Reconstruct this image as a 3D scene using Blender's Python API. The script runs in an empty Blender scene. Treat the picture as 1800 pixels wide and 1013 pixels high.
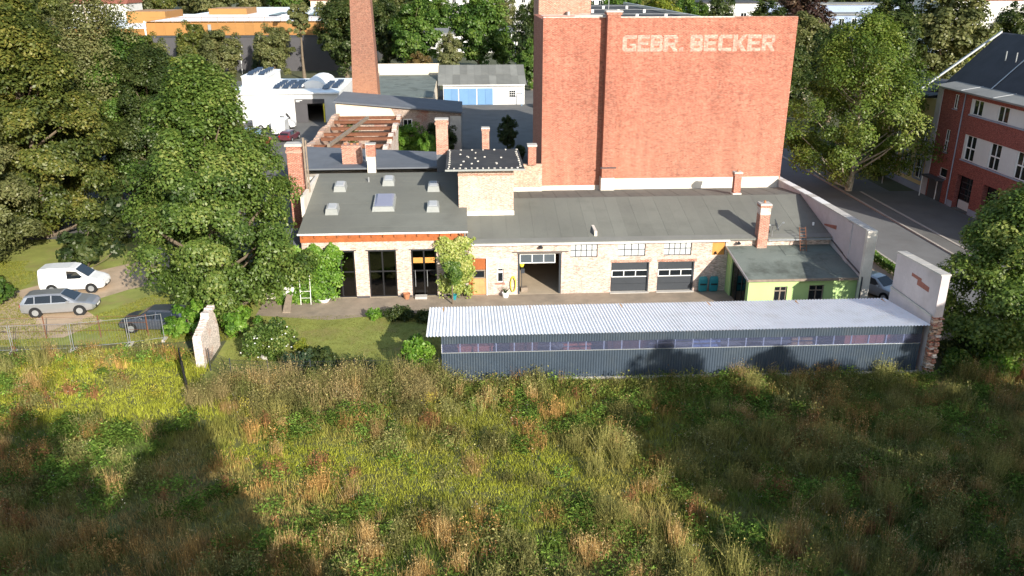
import bpy, math, random
import numpy as np
from mathutils import Vector
R=math.radians
random.seed(7); RNG=np.random.default_rng(7)
SC=bpy.context.scene; COL=SC.collection
# ---------------------------------------------------------------- camera, sky, sun, exposure
PITCH=math.atan(556/1460); YAW=R(3.3)
cam=bpy.data.cameras.new('camera'); co=bpy.data.objects.new('camera',cam); COL.objects.link(co)
cam.sensor_width=36; cam.lens=36*1460/1800; cam.clip_start=.5; cam.clip_end=4000
co.location=(0,0,22); co.rotation_euler=(R(90)-PITCH,0,-YAW); SC.camera=co
SUN_AZ=R(25); SUN_EL=R(22)          # sun stands behind the camera, 25 degrees to its right
w=bpy.data.worlds.new('World'); SC.world=w; w.use_nodes=True
nt=w.node_tree; bg=nt.nodes['Background']; sk=nt.nodes.new('ShaderNodeTexSky'); sk.sky_type='NISHITA'
sk.sun_disc=False; sk.sun_elevation=SUN_EL; sk.sun_rotation=R(180)-SUN_AZ; sk.air_density=1.2; sk.dust_density=1.0
nt.links.new(sk.outputs[0],bg.inputs[0]); bg.inputs[1].default_value=.145
sl=bpy.data.lights.new('sun','SUN'); sl.energy=5.0; sl.angle=R(.53); sl.color=(1,.945,.845)
so=bpy.data.objects.new('sun',sl); COL.objects.link(so); so.location=(20,-40,60)
sdir=Vector((math.sin(SUN_AZ)*math.cos(SUN_EL),-math.cos(SUN_AZ)*math.cos(SUN_EL),math.sin(SUN_EL)))
so.rotation_euler=sdir.to_track_quat('Z','Y').to_euler()
SC.view_settings.view_transform='Standard'; SC.view_settings.look='None'; SC.view_settings.exposure=.7; SC.view_settings.gamma=1
SC.view_settings.use_curve_mapping=False
SC.render.engine='CYCLES'
try:
    SC.cycles.max_bounces=6; SC.cycles.transparent_max_bounces=12
except Exception: pass
# ---------------------------------------------------------------- materials
M={}
def _new(name):
    m=bpy.data.materials.new(name); m.use_nodes=True; t=m.node_tree; M[name]=m
    return m,t,t.nodes['Principled BSDF'],t.nodes.new,t.links.new
def _math(t,op,a,b=None,c=None):
    n=t.nodes.new('ShaderNodeMath'); n.operation=op
    for i,v in enumerate((a,b,c)):
        if v is None: continue
        if hasattr(v,'is_linked'): t.links.new(v,n.inputs[i])
        else: n.inputs[i].default_value=v
    return n.outputs[0]
def _mix(t,fac,a,b,mode='MIX'):
    n=t.nodes.new('ShaderNodeMix'); n.data_type='RGBA'; n.blend_type=mode
    for s,v in ((n.inputs[0],fac),(n.inputs[6],a),(n.inputs[7],b)):
        if hasattr(v,'is_linked'): t.links.new(v,s)
        else: s.default_value=v if isinstance(v,(int,float)) else (*v,1)
    return n.outputs[2]
def _noise(t,vec,scale,detail=4,rough=.6):
    n=t.nodes.new('ShaderNodeTexNoise'); n.inputs['Scale'].default_value=scale; n.inputs['Detail'].default_value=detail; n.inputs['Roughness'].default_value=rough
    if vec is not None: t.links.new(vec,n.inputs['Vector'])
    return n.outputs['Fac']
def _ramp(t,fac,*stops):
    n=t.nodes.new('ShaderNodeValToRGB'); e=n.color_ramp.elements
    while len(e)<len(stops): e.new(.5)
    for k,(p,c) in zip(e,stops):
        k.position=p; k.color=(*c,1) if not isinstance(c,(int,float)) else (c,c,c,1)
    t.links.new(fac,n.inputs[0]); return n.outputs[0]
def _pos(t):
    g=t.nodes.new('ShaderNodeNewGeometry'); return g
def _bump(t,b,h,s,d=.02):
    n=t.nodes.new('ShaderNodeBump'); n.inputs['Strength'].default_value=s; n.inputs['Distance'].default_value=d
    t.links.new(h,n.inputs['Height']); t.links.new(n.outputs[0],b.inputs['Normal'])
def mat(name,c,rough=.7,var=.25,scale=1.2,fine=14,bump=.25,metal=0,stain=None,samt=.5,sscale=.5,spec=.35,rnd=0):
    """noisy paint, plaster, felt, metal: colour varies on two scales, optional stain colour in patches"""
    m,t,b,N,L=_new(name); g=_pos(t); p=g.outputs['Position']
    n1=_noise(t,p,scale,5); n2=_noise(t,p,fine,3)
    f=_math(t,'ADD',_math(t,'MULTIPLY',n1,.65),_math(t,'MULTIPLY',n2,.35))
    lo=tuple(x*(1-var) for x in c); hi=tuple(min(1,x*(1+var)) for x in c)
    col=_ramp(t,f,(.3,lo),(.7,hi))
    if stain:
        s=_ramp(t,_noise(t,p,sscale,6,.7),(.5,0),(.68,samt)); col=_mix(t,s,col,stain)
    if rnd:
        oi=t.nodes.new('ShaderNodeObjectInfo'); k=_ramp(t,oi.outputs['Random'],(0,1-rnd),(1,1+rnd)); col=_mix(t,1.0,col,k,'MULTIPLY')
    L(col,b.inputs['Base Color']); b.inputs['Roughness'].default_value=rough; b.inputs['Metallic'].default_value=metal
    b.inputs['Specular IOR Level'].default_value=spec
    if bump: _bump(t,b,n2,bump)
    return m
def brick(name,c1,c2,mortar,bw=.25,bh=.083,patch=None,pamt=.6,pscale=.35,low=None,zlow=(5,14),dark=None,mort=.012,speck=0,spc=(.6,.5,.42),streak=0):
    m,t,b,N,L=_new(name); g=_pos(t)
    sp=N('ShaderNodeSeparateXYZ'); L(g.outputs['Position'],sp.inputs[0]); sn=N('ShaderNodeSeparateXYZ'); L(g.outputs['True Normal'],sn.inputs[0])
    side=_math(t,'GREATER_THAN',_math(t,'ABSOLUTE',sn.outputs[0]),.6)
    u=_math(t,'ADD',_math(t,'MULTIPLY',sp.outputs[1],side),_math(t,'MULTIPLY',sp.outputs[0],_math(t,'SUBTRACT',1,side)))
    top=_math(t,'GREATER_THAN',_math(t,'ABSOLUTE',sn.outputs[2]),.7)
    v=_math(t,'ADD',_math(t,'MULTIPLY',sp.outputs[1],top),_math(t,'MULTIPLY',sp.outputs[2],_math(t,'SUBTRACT',1,top)))
    cb=N('ShaderNodeCombineXYZ'); L(u,cb.inputs[0]); L(v,cb.inputs[1])
    br=N('ShaderNodeTexBrick'); L(cb.outputs[0],br.inputs['Vector']); br.inputs['Scale'].default_value=1
    br.inputs['Brick Width'].default_value=bw; br.inputs['Row Height'].default_value=bh; br.inputs['Mortar Size'].default_value=mort; br.inputs['Mortar Smooth'].default_value=.3
    br.inputs['Color1'].default_value=(*c1,1); br.inputs['Color2'].default_value=(*c2,1); br.inputs['Mortar'].default_value=(*mortar,1); br.inputs['Bias'].default_value=0
    p=g.outputs['Position']; col=br.outputs['Color']
    sc=N('ShaderNodeVectorMath'); sc.operation='MULTIPLY'; L(p,sc.inputs[0]); sc.inputs[1].default_value=(1,1,3.2)
    n=_noise(t,sc.outputs[0],2.6,5,.75)
    col=_mix(t,1.0,col,_ramp(t,n,(.25,.66),(.75,1.3)),'MULTIPLY')
    col=_mix(t,1.0,col,_ramp(t,_noise(t,sc.outputs[0],5.5,2,.5),(.3,.62),(.7,1.36)),'MULTIPLY')
    if low:
        f=N('ShaderNodeMapRange'); L(_math(t,'ADD',sp.outputs[2],_math(t,'MULTIPLY',_noise(t,p,.28,4),9)),f.inputs[0]); f.inputs[1].default_value=zlow[1]+4.5; f.inputs[2].default_value=zlow[0]+4.5
        f2=_math(t,'MULTIPLY',f.outputs[0],_ramp(t,_noise(t,sc.outputs[0],1.3,6,.8),(.3,.15),(.62,1)))
        col=_mix(t,f2,col,low)
    if streak:
        sv=N('ShaderNodeVectorMath'); sv.operation='MULTIPLY'; L(p,sv.inputs[0]); sv.inputs[1].default_value=(1.1,1.1,.07); col=_mix(t,1.0,col,_ramp(t,_noise(t,sv.outputs[0],1.6,5,.7),(.32,1-streak),(.62,1.06)),'MULTIPLY')
        col=_mix(t,1.0,col,_ramp(t,_noise(t,p,.22,4,.6),(.3,1-streak*.6),(.7,1.12)),'MULTIPLY')
    if patch: col=_mix(t,_ramp(t,_noise(t,p,pscale,7,.72),(.52,0),(.62,pamt)),col,patch)
    if dark: col=_mix(t,_ramp(t,_noise(t,sc.outputs[0],.8,6,.8),(.56,0),(.7,.6)),col,dark)
    if speck: col=_mix(t,_ramp(t,_noise(t,sc.outputs[0],4.2,3,.8),(.5,0),(.66,speck)),col,spc)
    L(col,b.inputs['Base Color']); b.inputs['Roughness'].default_value=.88; b.inputs['Specular IOR Level'].default_value=.2
    _bump(t,b,br.outputs['Fac'],-.35,.01); return m
def leafmat(name,*cols,trans=.38):
    cols=[tuple(min(.6,x*1.4) for x in c) for c in cols]
    m,t,b,N,L=_new(name); a=N('ShaderNodeAttribute'); a.attribute_name='rnd'
    n=len(cols); col=_ramp(t,a.outputs['Fac'],*[(i/(n-1),c) for i,c in enumerate(cols)])
    t.nodes.remove(b); d=N('ShaderNodeBsdfDiffuse'); tr=N('ShaderNodeBsdfTranslucent'); gl=N('ShaderNodeBsdfGlossy'); gl.inputs['Roughness'].default_value=.45; gl.inputs['Color'].default_value=(.5,.5,.42,1)
    L(col,d.inputs[0]); L(_mix(t,1.0,col,(1.2,1.25,.5),'MULTIPLY'),tr.inputs[0])
    s=N('ShaderNodeMixShader'); s.inputs[0].default_value=trans; L(d.outputs[0],s.inputs[1]); L(tr.outputs[0],s.inputs[2])
    s2=N('ShaderNodeMixShader'); s2.inputs[0].default_value=.05; L(s.outputs[0],s2.inputs[1]); L(gl.outputs[0],s2.inputs[2])
    L(s2.outputs[0],t.nodes['Material Output'].inputs[0]); return m
def vcolmat(name,trans=.25):
    m,t,b,N,L=_new(name); a=N('ShaderNodeAttribute'); a.attribute_name='tint'; t.nodes.remove(b)
    d=N('ShaderNodeBsdfDiffuse'); tr=N('ShaderNodeBsdfTranslucent'); L(a.outputs['Color'],d.inputs[0]); L(a.outputs['Color'],tr.inputs[0])
    s=N('ShaderNodeMixShader'); s.inputs[0].default_value=trans; L(d.outputs[0],s.inputs[1]); L(tr.outputs[0],s.inputs[2]); L(s.outputs[0],t.nodes['Material Output'].inputs[0]); return m
def glass(name,tint,fac=.35,rough=.05,film=None):
    """pane that lets part of the light through and mirrors the rest; film adds a milky coat"""
    m,t,b,N,L=_new(name); t.nodes.remove(b); tr=N('ShaderNodeBsdfTransparent'); tr.inputs[0].default_value=(*tint,1)
    gl=N('ShaderNodeBsdfGlossy'); gl.inputs['Roughness'].default_value=rough; fr=N('ShaderNodeFresnel'); fr.inputs[0].default_value=1.5
    f=_math(t,'ADD',fr.outputs[0],.03); s=N('ShaderNodeMixShader'); L(f,s.inputs[0]); L(tr.outputs[0],s.inputs[1]); L(gl.outputs[0],s.inputs[2]); out=s.outputs[0]
    if film:
        d=N('ShaderNodeBsdfDiffuse'); d.inputs[0].default_value=(*film,1); s2=N('ShaderNodeMixShader'); s2.inputs[0].default_value=fac; L(out,s2.inputs[1]); L(d.outputs[0],s2.inputs[2]); out=s2.outputs[0]
    L(out,t.nodes['Material Output'].inputs[0]); return m
brick('brick_factory',(.33,.068,.042),(.225,.047,.033),(.42,.22,.155),low=(.45,.215,.138),zlow=(0,13),dark=(.12,.045,.036),mort=.018,speck=.38,spc=(.49,.31,.225),streak=.2)
brick('brick_pale',(.52,.385,.315),(.39,.265,.215),(.6,.51,.44),patch=(.63,.555,.485),pamt=.55,pscale=.5,dark=(.36,.19,.14),speck=.4,spc=(.68,.62,.56))
brick('brick_tower',(.5,.36,.29),(.39,.26,.2),(.58,.49,.42),patch=(.6,.52,.44),pamt=.4,pscale=.5,dark=(.32,.14,.09))
brick('brick_red',(.40,.115,.065),(.30,.08,.05),(.45,.36,.29))
brick('brick_orange',(.41,.145,.085),(.32,.1,.06),(.5,.42,.35),patch=(.46,.38,.31),pamt=.4)
brick('brick_smoke',(.25,.088,.055),(.175,.065,.043),(.33,.22,.165),low=(.36,.175,.1),zlow=(6,13),dark=(.11,.055,.042),speck=.3,spc=(.37,.26,.2))
brick('brick_school',(.275,.066,.053),(.225,.052,.044),(.33,.16,.125))
brick('brick_white',(.62,.52,.45),(.56,.46,.4),(.66,.6,.55),patch=(.5,.28,.2),pamt=.6,pscale=.7)
brick('brick_ruin',(.48,.31,.23),(.4,.24,.17),(.52,.42,.34),patch=(.55,.47,.4),pamt=.7,pscale=.5)
brick('brick_gable',(.36,.27,.22),(.3,.21,.17),(.42,.36,.3),patch=(.30,.115,.08),pamt=.75,pscale=.3)
mat('plaster_white',(.68,.62,.54),.9,.14,.8,9,.3,stain=(.42,.36,.3),samt=.5)
mat('plaster_lilac',(.52,.46,.46),.9,.13,.7,8,.3,stain=(.37,.31,.29),samt=.45)
mat('plaster_peel',(.30,.12,.09),.95,.3,3,20,.6)
mat('render_cream',(.66,.56,.43),.9,.14,.5,8,.25,stain=(.45,.38,.3),samt=.4)
mat('white_paint',(.8,.79,.76),.6,.06,.6,6,.08)
mat('white_wall',(.64,.63,.61),.8,.08,.5,5,.1)
mat('felt',(.15,.152,.132),.95,.22,.5,26,.5,stain=(.1,.1,.09),samt=.6,sscale=.25,rnd=.045)
mat('felt_slate',(.12,.13,.148),.95,.18,.6,24,.4,rnd=.06)
mat('felt_black',(.035,.036,.04),.9,.25,.7,20,.4,stain=(.09,.09,.085),samt=.4)
mat('felt_moss',(.15,.17,.15),.95,.25,.4,20,.5,stain=(.05,.055,.045),samt=.7,sscale=.45)
mat('felt_grey',(.17,.17,.155),.95,.15,.7,18,.3,rnd=.18)
mat('roof_school',(.045,.045,.052),.8,.3,.6,14,.4)
mat('roof_flat',(.2,.2,.19),.85,.3,.4,12,.3,stain=(.2,.2,.19))
mat('sheet_white',(.86,.87,.87),.42,.05,.4,6,.03,spec=.5,stain=(.6,.58,.52),samt=.4,sscale=.7)
mat('cladding',(.046,.064,.088),.5,.16,.5,8,.08,spec=.5,stain=(.075,.09,.1),samt=.5,sscale=.9)
mat('steel_dark',(.035,.04,.048),.5,.15,1,9,.05,spec=.5)
mat('steel_black',(.012,.012,.014),.45,.15,1,9,.05,spec=.5)
mat('galvanised',(.42,.43,.44),.45,.15,2,12,.1,metal=.6)
mat('wood_orange',(.34,.1,.03),.6,.28,2.5,22,.3)
mat('wood_light',(.52,.29,.12),.65,.2,2.5,22,.3)
mat('wood_hatch',(.55,.25,.06),.65,.15,2.5,20,.2)
mat('wood_grey',(.24,.19,.145),.85,.3,3,24,.4)
mat('rust',(.17,.07,.038),.85,.35,2.5,18,.4,stain=(.12,.05,.03))
mat('lime_render',(.42,.58,.23),.85,.08,.6,9,.15)
mat('teal',(.02,.22,.25),.45,.12,2,10,.05,spec=.5)
mat('terracotta',(.42,.18,.09),.8,.15,3,14,.2)
mat('asphalt',(.135,.13,.122),.92,.25,.35,20,.4,stain=(.16,.15,.135),samt=.6,sscale=.18)
mat('asphalt_road',(.15,.15,.15),.9,.2,.3,20,.3,stain=(.12,.115,.11),samt=.6,sscale=.25)
mat('paving',(.30,.24,.18),.92,.25,1.2,14,.4,stain=(.19,.165,.13),samt=.6)
mat('sand_path',(.46,.34,.23),.95,.22,.6,16,.4,stain=(.2,.17,.08),samt=.7,sscale=.35)
mat('floor_concrete',(.44,.35,.25),.85,.15,.8,12,.2)
mat('concrete',(.46,.43,.39),.9,.18,1.2,14,.3)
mat('kerb_stone',(.38,.34,.3),.9,.15,1.5,12,.3)
mat('soil',(.13,.135,.04),.97,.35,.5,9,.5,stain=(.10,.075,.04),samt=.8,sscale=.3)
mat('lawn',(.24,.26,.06),.95,.3,.7,22,.6,stain=(.27,.2,.09),samt=.7,sscale=.45)
mat('far_ground',(.085,.09,.045),.97,.3,.05,2,.3)
mat('orange_sheet',(.33,.16,.048),.55,.06,.5,7,.05,rnd=.05)
mat('anthracite',(.07,.066,.07),.6,.1,.6,8,.05)
mat('blue_door',(.13,.25,.43),.6,.08,.8,9,.1,rnd=.06)
mat('yellow_wall',(.62,.47,.22),.9,.08,.6,8,.15)
mat('blue_wall',(.28,.34,.48),.8,.06,.4,6,.1)
mat('plinth_blue',(.3,.32,.38),.85,.15,1,10,.2)
brick('lettering',(.50,.385,.325),(.42,.30,.25),(.40,.24,.19),patch=(.30,.085,.057),pamt=.55,pscale=2.4,mort=.02,speck=.5,spc=(.29,.08,.055))
mat('solar',(.012,.014,.03),.25,.1,1,6,0,spec=.6)
mat('rubber',(.015,.015,.016),.8,.15,4,20,.1)
mat('brass_yellow',(.75,.62,.05),.5,.1,3,10,.05)
mat('bark',(.15,.115,.08),.95,.3,4,18,.6)
mat('bark_pale',(.42,.36,.27),.95,.25,4,18,.5)
mat('dish_grey',(.05,.055,.06),.4,.1,3,9,.03)
mat('orange_stuff',(.55,.17,.09),.7,.12,2,9,.1)
mat('roof_red',(.25,.09,.06),.85,.2,1,9,.3)
mat('kerb_grey',(.27,.28,.27),.7,.12,1,9,.1)
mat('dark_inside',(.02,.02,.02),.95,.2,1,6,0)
mat('pane_sky',(.085,.1,.115),.12,.1,1,5,0,spec=.6)
mat('lintel_dark',(.12,.1,.09),.8,.2,2,12,.2)
glass('pane_dark',(.10,.11,.11)); glass('pane_clear',(.5,.54,.54))
glass('poly_sheet',(.72,.76,.88),fac=.12,rough=.25,film=(.24,.27,.42))
def carpaint(name,c,metal=.3,rough=.3):
    m,t,b,N,L=_new(name); b.inputs['Base Color'].default_value=(*c,1); b.inputs['Metallic'].default_value=metal; b.inputs['Roughness'].default_value=rough; b.inputs['Coat Weight'].default_value=.6
    n=_noise(t,_pos(t).outputs['Position'],3,3); col=_mix(t,_math(t,'MULTIPLY',n,.18),c,(.25,.22,.18)); L(col,b.inputs['Base Color'])
carpaint('paint_silver',(.42,.43,.45),.6); carpaint('paint_white',(.78,.78,.77),0); carpaint('paint_blue',(.07,.085,.12),.4); carpaint('paint_red',(.42,.02,.03),.1); carpaint('paint_sky',(.25,.42,.62),.2); carpaint('paint_plum',(.12,.02,.035),.2)
m,t,b,N,L=_new('car_glass'); b.inputs['Base Color'].default_value=(.012,.015,.018,1); b.inputs['Roughness'].default_value=.06; b.inputs['Specular IOR Level'].default_value=.7
m,t,b,N,L=_new('milk_glass'); L(_ramp(t,_noise(t,_pos(t).outputs['Position'],1.5,3),(.3,(.5,.52,.52)),(.7,(.64,.65,.64))),b.inputs['Base Color']); b.inputs['Roughness'].default_value=.2
m,t,b,N,L=_new('lamp_glass'); b.inputs['Base Color'].default_value=(.7,.7,.72,1); b.inputs['Roughness'].default_value=.1; b.inputs['Metallic'].default_value=.4
m,t,b,N,L=_new('lamp_red'); b.inputs['Base Color'].default_value=(.3,.01,.01,1); b.inputs['Roughness'].default_value=.2
leafmat('leaf_maple',(.022,.036,.008),(.052,.07,.014),(.1,.112,.022),(.175,.155,.036))
leafmat('leaf_chestnut',(.024,.046,.01),(.056,.095,.017),(.1,.145,.028),(.19,.21,.055))
leafmat('leaf_green',(.018,.042,.008),(.042,.088,.014),(.08,.135,.022),(.13,.18,.035))
leafmat('leaf_ash',(.03,.055,.01),(.07,.11,.016),(.115,.15,.026),(.18,.19,.045))
leafmat('leaf_dark',(.012,.022,.007),(.026,.043,.011),(.05,.068,.017),(.08,.09,.024))
leafmat('leaf_yellow',(.05,.07,.01),(.11,.14,.017),(.18,.195,.022),(.24,.22,.035))
leafmat('leaf_olive',(.045,.055,.018),(.085,.095,.032),(.13,.135,.05),(.19,.175,.075))
leafmat('leaf_vine',(.03,.07,.01),(.07,.15,.016),(.12,.22,.024),(.19,.27,.05))
leafmat('leaf_pale',(.09,.14,.025),(.2,.25,.05),(.31,.33,.09),(.38,.36,.15))
leafmat('leaf_purple',(.018,.01,.01),(.04,.02,.018),(.06,.035,.025),(.09,.055,.03))
leafmat('leaf_spruce',(.01,.024,.013),(.02,.042,.022),(.035,.06,.03),(.055,.08,.035))
leafmat('leaf_rust',(.05,.035,.012),(.1,.07,.024),(.15,.1,.035),(.2,.14,.05))
vcolmat('meadow_plants')
# ---------------------------------------------------------------- builders
ORG={}
def tag(o,label=None,cat=None,group=None,kind=None):
    if label: o['label']=label
    if cat: o['category']=cat
    if group: o['group']=group
    if kind: o['kind']=kind
    return o
def thing(name,label,cat,loc=(0,0,0),group=None,rz=0):
    o=bpy.data.objects.new(name,None); COL.objects.link(o); o.empty_display_size=.3
    o.location=loc; o.rotation_euler=(0,0,rz); ORG[o.name]=Vector(loc); return tag(o,label,cat,group)
def link(name,me,m,parent=None):
    if m is not None: me.materials.append(M[m] if isinstance(m,str) else m)
    o=bpy.data.objects.new(name,me); COL.objects.link(o)
    if parent: o.parent=parent; ORG[o.name]=ORG.get(parent.name,Vector())
    return o
def rotz(p,a): c,s=math.cos(a),math.sin(a); return (p[0]*c-p[1]*s,p[0]*s+p[1]*c,p[2])
class MB:
    def __init__(s): s.v=[]; s.f=[]
    def quad(s,*p):
        n=len(s.v); s.v+=[tuple(q) for q in p]; s.f.append(tuple(range(n,n+len(p)))); return s
    def hexa(s,b,t):
        """solid from bottom loop b and top loop t"""
        n=len(s.v); k=len(b); s.v+=[tuple(q) for q in b]+[tuple(q) for q in t]
        s.f.append(tuple(range(n+k-1,n-1,-1))); s.f.append(tuple(range(n+k,n+2*k)))
        for i in range(k): j=(i+1)%k; s.f.append((n+i,n+j,n+k+j,n+k+i))
        return s
    def box(s,x0,x1,y0,y1,z0,z1):
        return s.hexa([(x0,y0,z0),(x1,y0,z0),(x1,y1,z0),(x0,y1,z0)],[(x0,y0,z1),(x1,y0,z1),(x1,y1,z1),(x0,y1,z1)])
    def rbox(s,c,sx,sy,z0,z1,a=0,top=1.0):
        f=lambda k,z:[tuple(np.add(rotz((dx*sx/2*k,dy*sy/2*k,0),a),(c[0],c[1],z))) for dx,dy in ((-1,-1),(1,-1),(1,1),(-1,1))]
        return s.hexa(f(1,z0),f(top,z1))
    def tube(s,p0,p1,r0,r1=None,n=8):
        r1=r0 if r1 is None else r1; p0=Vector(p0); p1=Vector(p1); d=(p1-p0).normalized()
        a=d.orthogonal().normalized(); b=d.cross(a)
        lp=lambda p,r:[tuple(p+(a*math.cos(2*math.pi*i/n)+b*math.sin(2*math.pi*i/n))*r) for i in range(n)]
        return s.hexa(lp(p0,r0),lp(p1,r1))
    def path(s,pts,r,n=6):
        for a,b in zip(pts,pts[1:]): s.tube(a,b,r,r,n)
        return s
    def prism_x(s,poly,x0,x1):
        """poly of (y,z) extruded along x"""
        return s.hexa([(x0,y,z) for y,z in poly],[(x1,y,z) for y,z in poly])
    def prism_y(s,poly,y0,y1): return s.hexa([(x,y0,z) for x,z in poly],[(x,y1,z) for x,z in poly])
    def prism_z(s,poly,z0,z1): return s.hexa([(x,y,z0) for x,y in poly],[(x,y,z1) for x,y in poly])
    def wall(s,x0,x1,z0,z1,y,th,holes=(),ax='x',top=None):
        """wall sheet facing -y (ax x) or -x (ax y), thickness th backwards, with rectangular holes (a0,a1,b0,b1)"""
        P=(lambda u,d,v:(u,y+d,v)) if ax=='x' else (lambda u,d,v:(y+d,u,v))
        us=sorted({x0,x1,*[h[0] for h in holes],*[h[1] for h in holes]}); vs=sorted({z0,z1,*[h[2] for h in holes],*[h[3] for h in holes]})
        us=[u for u in us if x0<=u<=x1]; vs=[v for v in vs if z0<=v<=z1]
        solid=lambda i,j: 0<=i<len(us)-1 and 0<=j<len(vs)-1 and not any(h[0]-1e-6<=us[i] and us[i+1]<=h[1]+1e-6 and h[2]-1e-6<=vs[j] and vs[j+1]<=h[3]+1e-6 for h in holes)
        for i in range(len(us)-1):
            for j in range(len(vs)-1):
                if not solid(i,j): continue
                a,b,c,d=us[i],us[i+1],vs[j],vs[j+1]
                s.quad(P(a,0,c),P(b,0,c),P(b,0,d),P(a,0,d)); s.quad(P(a,th,c),P(a,th,d),P(b,th,d),P(b,th,c))
                if not solid(i-1,j): s.quad(P(a,0,c),P(a,0,d),P(a,th,d),P(a,th,c))
                if not solid(i+1,j): s.quad(P(b,0,c),P(b,th,c),P(b,th,d),P(b,0,d))
                if not solid(i,j-1): s.quad(P(a,0,c),P(a,th,c),P(b,th,c),P(b,0,c))
                if not solid(i,j+1): s.quad(P(a,0,d),P(b,0,d),P(b,th,d),P(a,th,d))
        return s
    def build(s,name,m,parent=None,smooth=False):
        o=Vector(ORG.get(parent.name,(0,0,0))) if parent else Vector()
        me=bpy.data.meshes.new(name); me.from_pydata([tuple(Vector(v)-o) for v in s.v],[],s.f)
        me.validate()
        if smooth:
            for p in me.polygons: p.use_smooth=True
        return link(name,me,m,parent)
def npmesh(name,V,F,attr=None,tint=None):
    V=np.asarray(V,np.float32); F=np.asarray(F,np.int32); k=F.shape[1]
    me=bpy.data.meshes.new(name); me.vertices.add(len(V)); me.vertices.foreach_set('co',V.ravel())
    me.loops.add(F.size); me.loops.foreach_set('vertex_index',F.ravel())
    me.polygons.add(len(F)); me.polygons.foreach_set('loop_start',np.arange(0,F.size,k,dtype=np.int32))
    if attr is not None: a=me.attributes.new('rnd','FLOAT','FACE'); a.data.foreach_set('value',np.asarray(attr,np.float32))
    if tint is not None:
        a=me.attributes.new('tint','FLOAT_COLOR','FACE'); a.data.foreach_set('color',np.c_[tint,np.ones(len(tint))].astype(np.float32).ravel())
    me.update(calc_edges=True); me.validate(); return me
def copy_thing(src,loc,rz=0,label=None,scale=None,mats=None,group=None,name=None):
    def cp(o,par):
        c=o.copy(); COL.objects.link(c); c.parent=par
        for ch in o.children: cp(ch,c)
        if mats and o.type=='MESH' and o.name.split('.')[0] in mats:
            c.material_slots[0].link='OBJECT'; c.material_slots[0].material=M[mats[o.name.split('.')[0]]]
        return c
    r=cp(src,None); r.location=loc; r.rotation_euler=(0,0,rz)
    if scale: r.scale=scale
    if label: r['label']=label
    if group: r['group']=group
    if name: r.name=name
    return r
def sheet(name,poly,z,m,sub=None):
    o=MB().quad(*[(x,y,z) for x,y in poly]).build(name,m); return tag(o,kind='structure')
# ---------------------------------------------------------------- ground, street, paths
tag(MB().quad((-1800,-600,0),(1800,-600,0),(1800,3000,0),(-1800,3000,0)).build('ground','far_ground'),kind='structure')
sheet('meadow_ground',[(-75,-25),(75,-25),(60,42.6),(-1.6,42.9),(-15,44),(-18,49.2),(-75,48.5)],.004,'soil')
sheet('parking_ground',[(-60,48.6),(-18,49.3),(-14,57),(-19,66),(-24,90),(-60,90)],.005,'lawn')
sheet('gravel_track',[(-44,50.5),(-36,49.9),(-26,50.4),(-24.5,53),(-27.5,56),(-25,59),(-21,62),(-20.5,68),(-23,76),(-27,76),(-26,66),(-31,61.5),(-36,56),(-44,54)],.009,'sand_path')
sheet('lawn',[(-15.4,43.6),(-1.7,43.2),(-1.7,56.2),(-15.4,56.2)],.008,'lawn')
sheet('garden_path',[(-14.5,53.4),(-9.5,52.3),(-6,52.9),(-1.7,52.6),(-1.7,56.25),(-14.5,56.25)],.012,'paving')
sheet('court_paving',[(-1.7,47.5),(26.45,47.5),(26.45,56.3),(-1.7,56.3)],.010,'paving')
sheet('yard',[(-46,72),(5.8,72),(18,100),(22,150),(20,168),(-46,168)],.006,'asphalt')
sheet('road',[(34.4,46),(40.4,46),(40.4,330),(34.4,330)],.010,'asphalt_road')
sheet('cross_street',[(-330,176),(34.3,176),(34.3,186),(-330,186)],.010,'asphalt_road')
tag(MB().box(40.4,48.1,20,84,0,.12).build('pavement','asphalt'),kind='structure')
tag(MB().box(40.4,45.2,84.01,300,0,.12).build('pavement','asphalt'),kind='structure')
tag(MB().box(27.2,34.2,46.5,170,0,.115).build('pavement','paving'),kind='structure')
for xx in (34.2,40.2):
    for i in range(32):
        y=(46.5 if xx<40 else 20)+i*3.5; tag(MB().box(xx,xx+.2,y,y+3.47,0,.14+.004*(i%3)).build('kerb_stone','kerb_stone'),kind='structure')
tag(MB().box(41.9,42.15,62,84,.12,.16).build('kerb','kerb_stone'),kind='structure')
# ---------------------------------------------------------------- workshop, right wing
ZR=lambda y:4.05+.234*(y-56)
YF=56.3
W=thing('workshop','long low pale brick workshop with two garage doors and open gate',"building",(13,YF,0))
gate=(3.65,6.81,-.01,3.12); g1=(10.46,13.24,-.01,2.32); g2=(13.88,16.56,-.01,2.32); cw=[(7.45,9.41,2.78,3.76),(10.89,12.89,2.78,3.76),(14.24,16.26,2.8,3.79)]
hat=(17.77,18.74,2.77,3.82); dr=(.1,1.4,-.01,2.83); sw=(2.18,2.63,.95,2.05)
fw=MB().wall(.02,26.4,-.02,3.98,YF,.4,[gate,g1,g2,*cw,hat,dr,sw]).build('wall','brick_pale',W)
MB().wall(.02,26.4,-.02,4.5,67.05,.35).build('wall','brick_pale',W); MB().wall(YF+.4,67,-.02,4,.02,.3,ax='y').build('wall','brick_pale',W)
MB().wall(YF+.4,67,-.02,4.6,9.2,.2,ax='y').build('inner_wall','plaster_white',W)
MB().box(.3,26.4,YF+.02,67,-.02,.016).build('floor','floor_concrete',W)
rf=MB().prism_x([(56.02,ZR(56.02)-.12),(62.5,5.45),(67.1,4.9),(67.1,5.0),(62.5,5.56),(56.02,ZR(56.02)-.01)],.03,26.42).build('roof','felt_grey',W)
x=.04; k=0
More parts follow.
